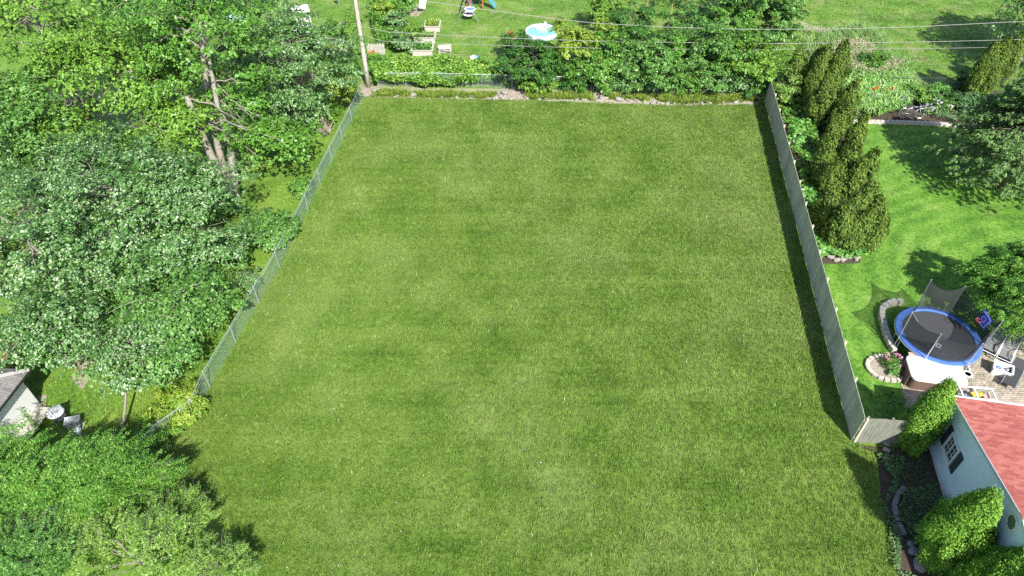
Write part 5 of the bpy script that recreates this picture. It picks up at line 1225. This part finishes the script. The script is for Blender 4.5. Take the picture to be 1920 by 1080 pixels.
# shade trees standing just beyond the frame on the right of the far yard
c = G(1945, 48, 4.0); b0_ = Vector((c.x, c.y, 0))
tree("shade_tree", "tree reaching in at the top right above the deep shade", "tree", b0_, c, (4.0,3.6,2.8), 130, .85, 130, .16, 'silver', limbs=20, twigs=40)
tree("shade_tree", "tree just past the right edge throwing the wide dark shadow on the far yard", "tree", Vector((48,56,0)), Vector((48,56,7)), (5.0,4.4,3.4), 330, .9, 150, .2, 'maple', limbs=14, twigs=20)
c = G(1395, -75, 5.5)
tree("shade_tree", "tall tree beyond the top edge casting shade behind the stakes", "tree", base_of(c), c, (5.5,3.5,4.0), 110, 1.0, 120, .2, 'maple', limbs=14, twigs=20)
# hostas and undergrowth in the evergreen bed and the shaded bed
groundleaf(GP([(1456,195),(1500,190),(1535,260),(1540,330),(1520,360),(1500,350),(1484,290)]), 75, .1, .7, .22, 'shrub', "dark broad leaved undergrowth along the back of the wooden fence", "undergrowth", "undergrowth", .9)
groundleaf(GP([(1500,350),(1545,340),(1560,420),(1545,480),(1518,480)]), 75, .1, .6, .26, 'hosta', "broad hosta leaves between the fence and the near evergreens", "hosta_leaves", "hostas", .8)
groundleaf(GP([(1522,440),(1560,462),(1612,462),(1616,484),(1560,488),(1534,490)]), 90, .1, .55, .25, 'hosta', "bright hosta leaves above the white stones", "bright_hosta_leaves", "hostas", .8)
groundleaf(GP([(1470,255),(1496,262),(1500,300),(1484,310)]), 60, .9, 2.0, .2, 'hosta', "vine leaves climbing over the top of the wooden fence", "fence_vine", "vine", .8, z0=0)
groundleaf(GP([(1642,850),(1668,850),(1690,900),(1670,980),(1690,1060),(1720,1080),(1700,1100),(1672,1060),(1655,960)]), 420, .02, .35, .1, 'shade_plant', "low creeping plants along the shaded edge of the lawn", "creeping_plants", "ground cover", .6)
groundleaf(GP([(1690,920),(1740,900),(1760,960),(1772,1010),(1740,1040),(1700,1010),(1686,970)]), 420, .05, .6, .1, 'shade_plant', "shaded ferny plants inside the curved concrete edging", "shaded_plants", "ground cover", .4)
groundleaf(GP([(1668,850),(1730,850),(1745,890),(1690,905)]), 130, .01, .2, .09, 'shade_plant', "sparse seedlings on the dark soil below the conical evergreen", "seedlings", "ground cover", .5)
flower(1668, 688, "flowering shrub with pale pink blooms in the round bed", .9, .55, 'pink', 'maple_light', 22, .09, nl=900, leaf=.1)
bush("small_plant", "bright leafy plant spilling from the right side of the round bed", 1678, 694, .3, (.4,.35,.3), 14, 120, .07, 'hosta', .18)
bush("small_plant", "low weedy plant on the grass beside the patio corner", 1672, 752, .2, (.7,.5,.2), 16, 90, .09, 'shrub', .2)

groundleaf(GP([(1780,178),(1990,178),(2000,236),(1780,232),(1740,222),(1745,200)]), 70, .1, .6, .16, 'shade_plant', "shaded low plants in the flower bed under the pine", "bed_ground_cover", "ground cover", .6)
# loose leaves, clover heads and bare stalks on the open lawn: nobody could count them
x, y = scatter(lawn_poly, .22); n = len(x); P = np.stack([x, y, np.full(n, .06)], 1)
s_ = rs.uniform(.03, .07, n)
tag(fast_mesh("clover_flowers", leaves(P, norm(np.array([0,0,1.])+unit(n)*.4), unit(n), s_, s_), 4, leafmat("clover_head", [(.4,.38,.3), (.55,.52,.44), (.65,.6,.55), (.75,.72,.68)], rough=.8)), "pale clover heads and dry flecks dotted over the lot grass", "clover", None, 'stuff')
x, y = scatter(lawn_poly, 5.5); n = len(x); per = 9; X = np.repeat(x, per)+rs.normal(0,.07,n*per); Y = np.repeat(y, per)+rs.normal(0,.07,n*per); th = rs.uniform(0,6.28,n*per); hh = rs.uniform(.08,.2,n*per); l = hh*.8
V = np.stack([np.stack([X+.012,Y,0*X],1), np.stack([X-.012,Y,0*X],1), np.stack([X+np.cos(th)*l,Y+np.sin(th)*l,hh],1)],1)
tag(fast_mesh("grass_tufts", V, 3, M['tuft']), "coarser longer grass tufts standing out of the lot grass", "grass", None, 'stuff')
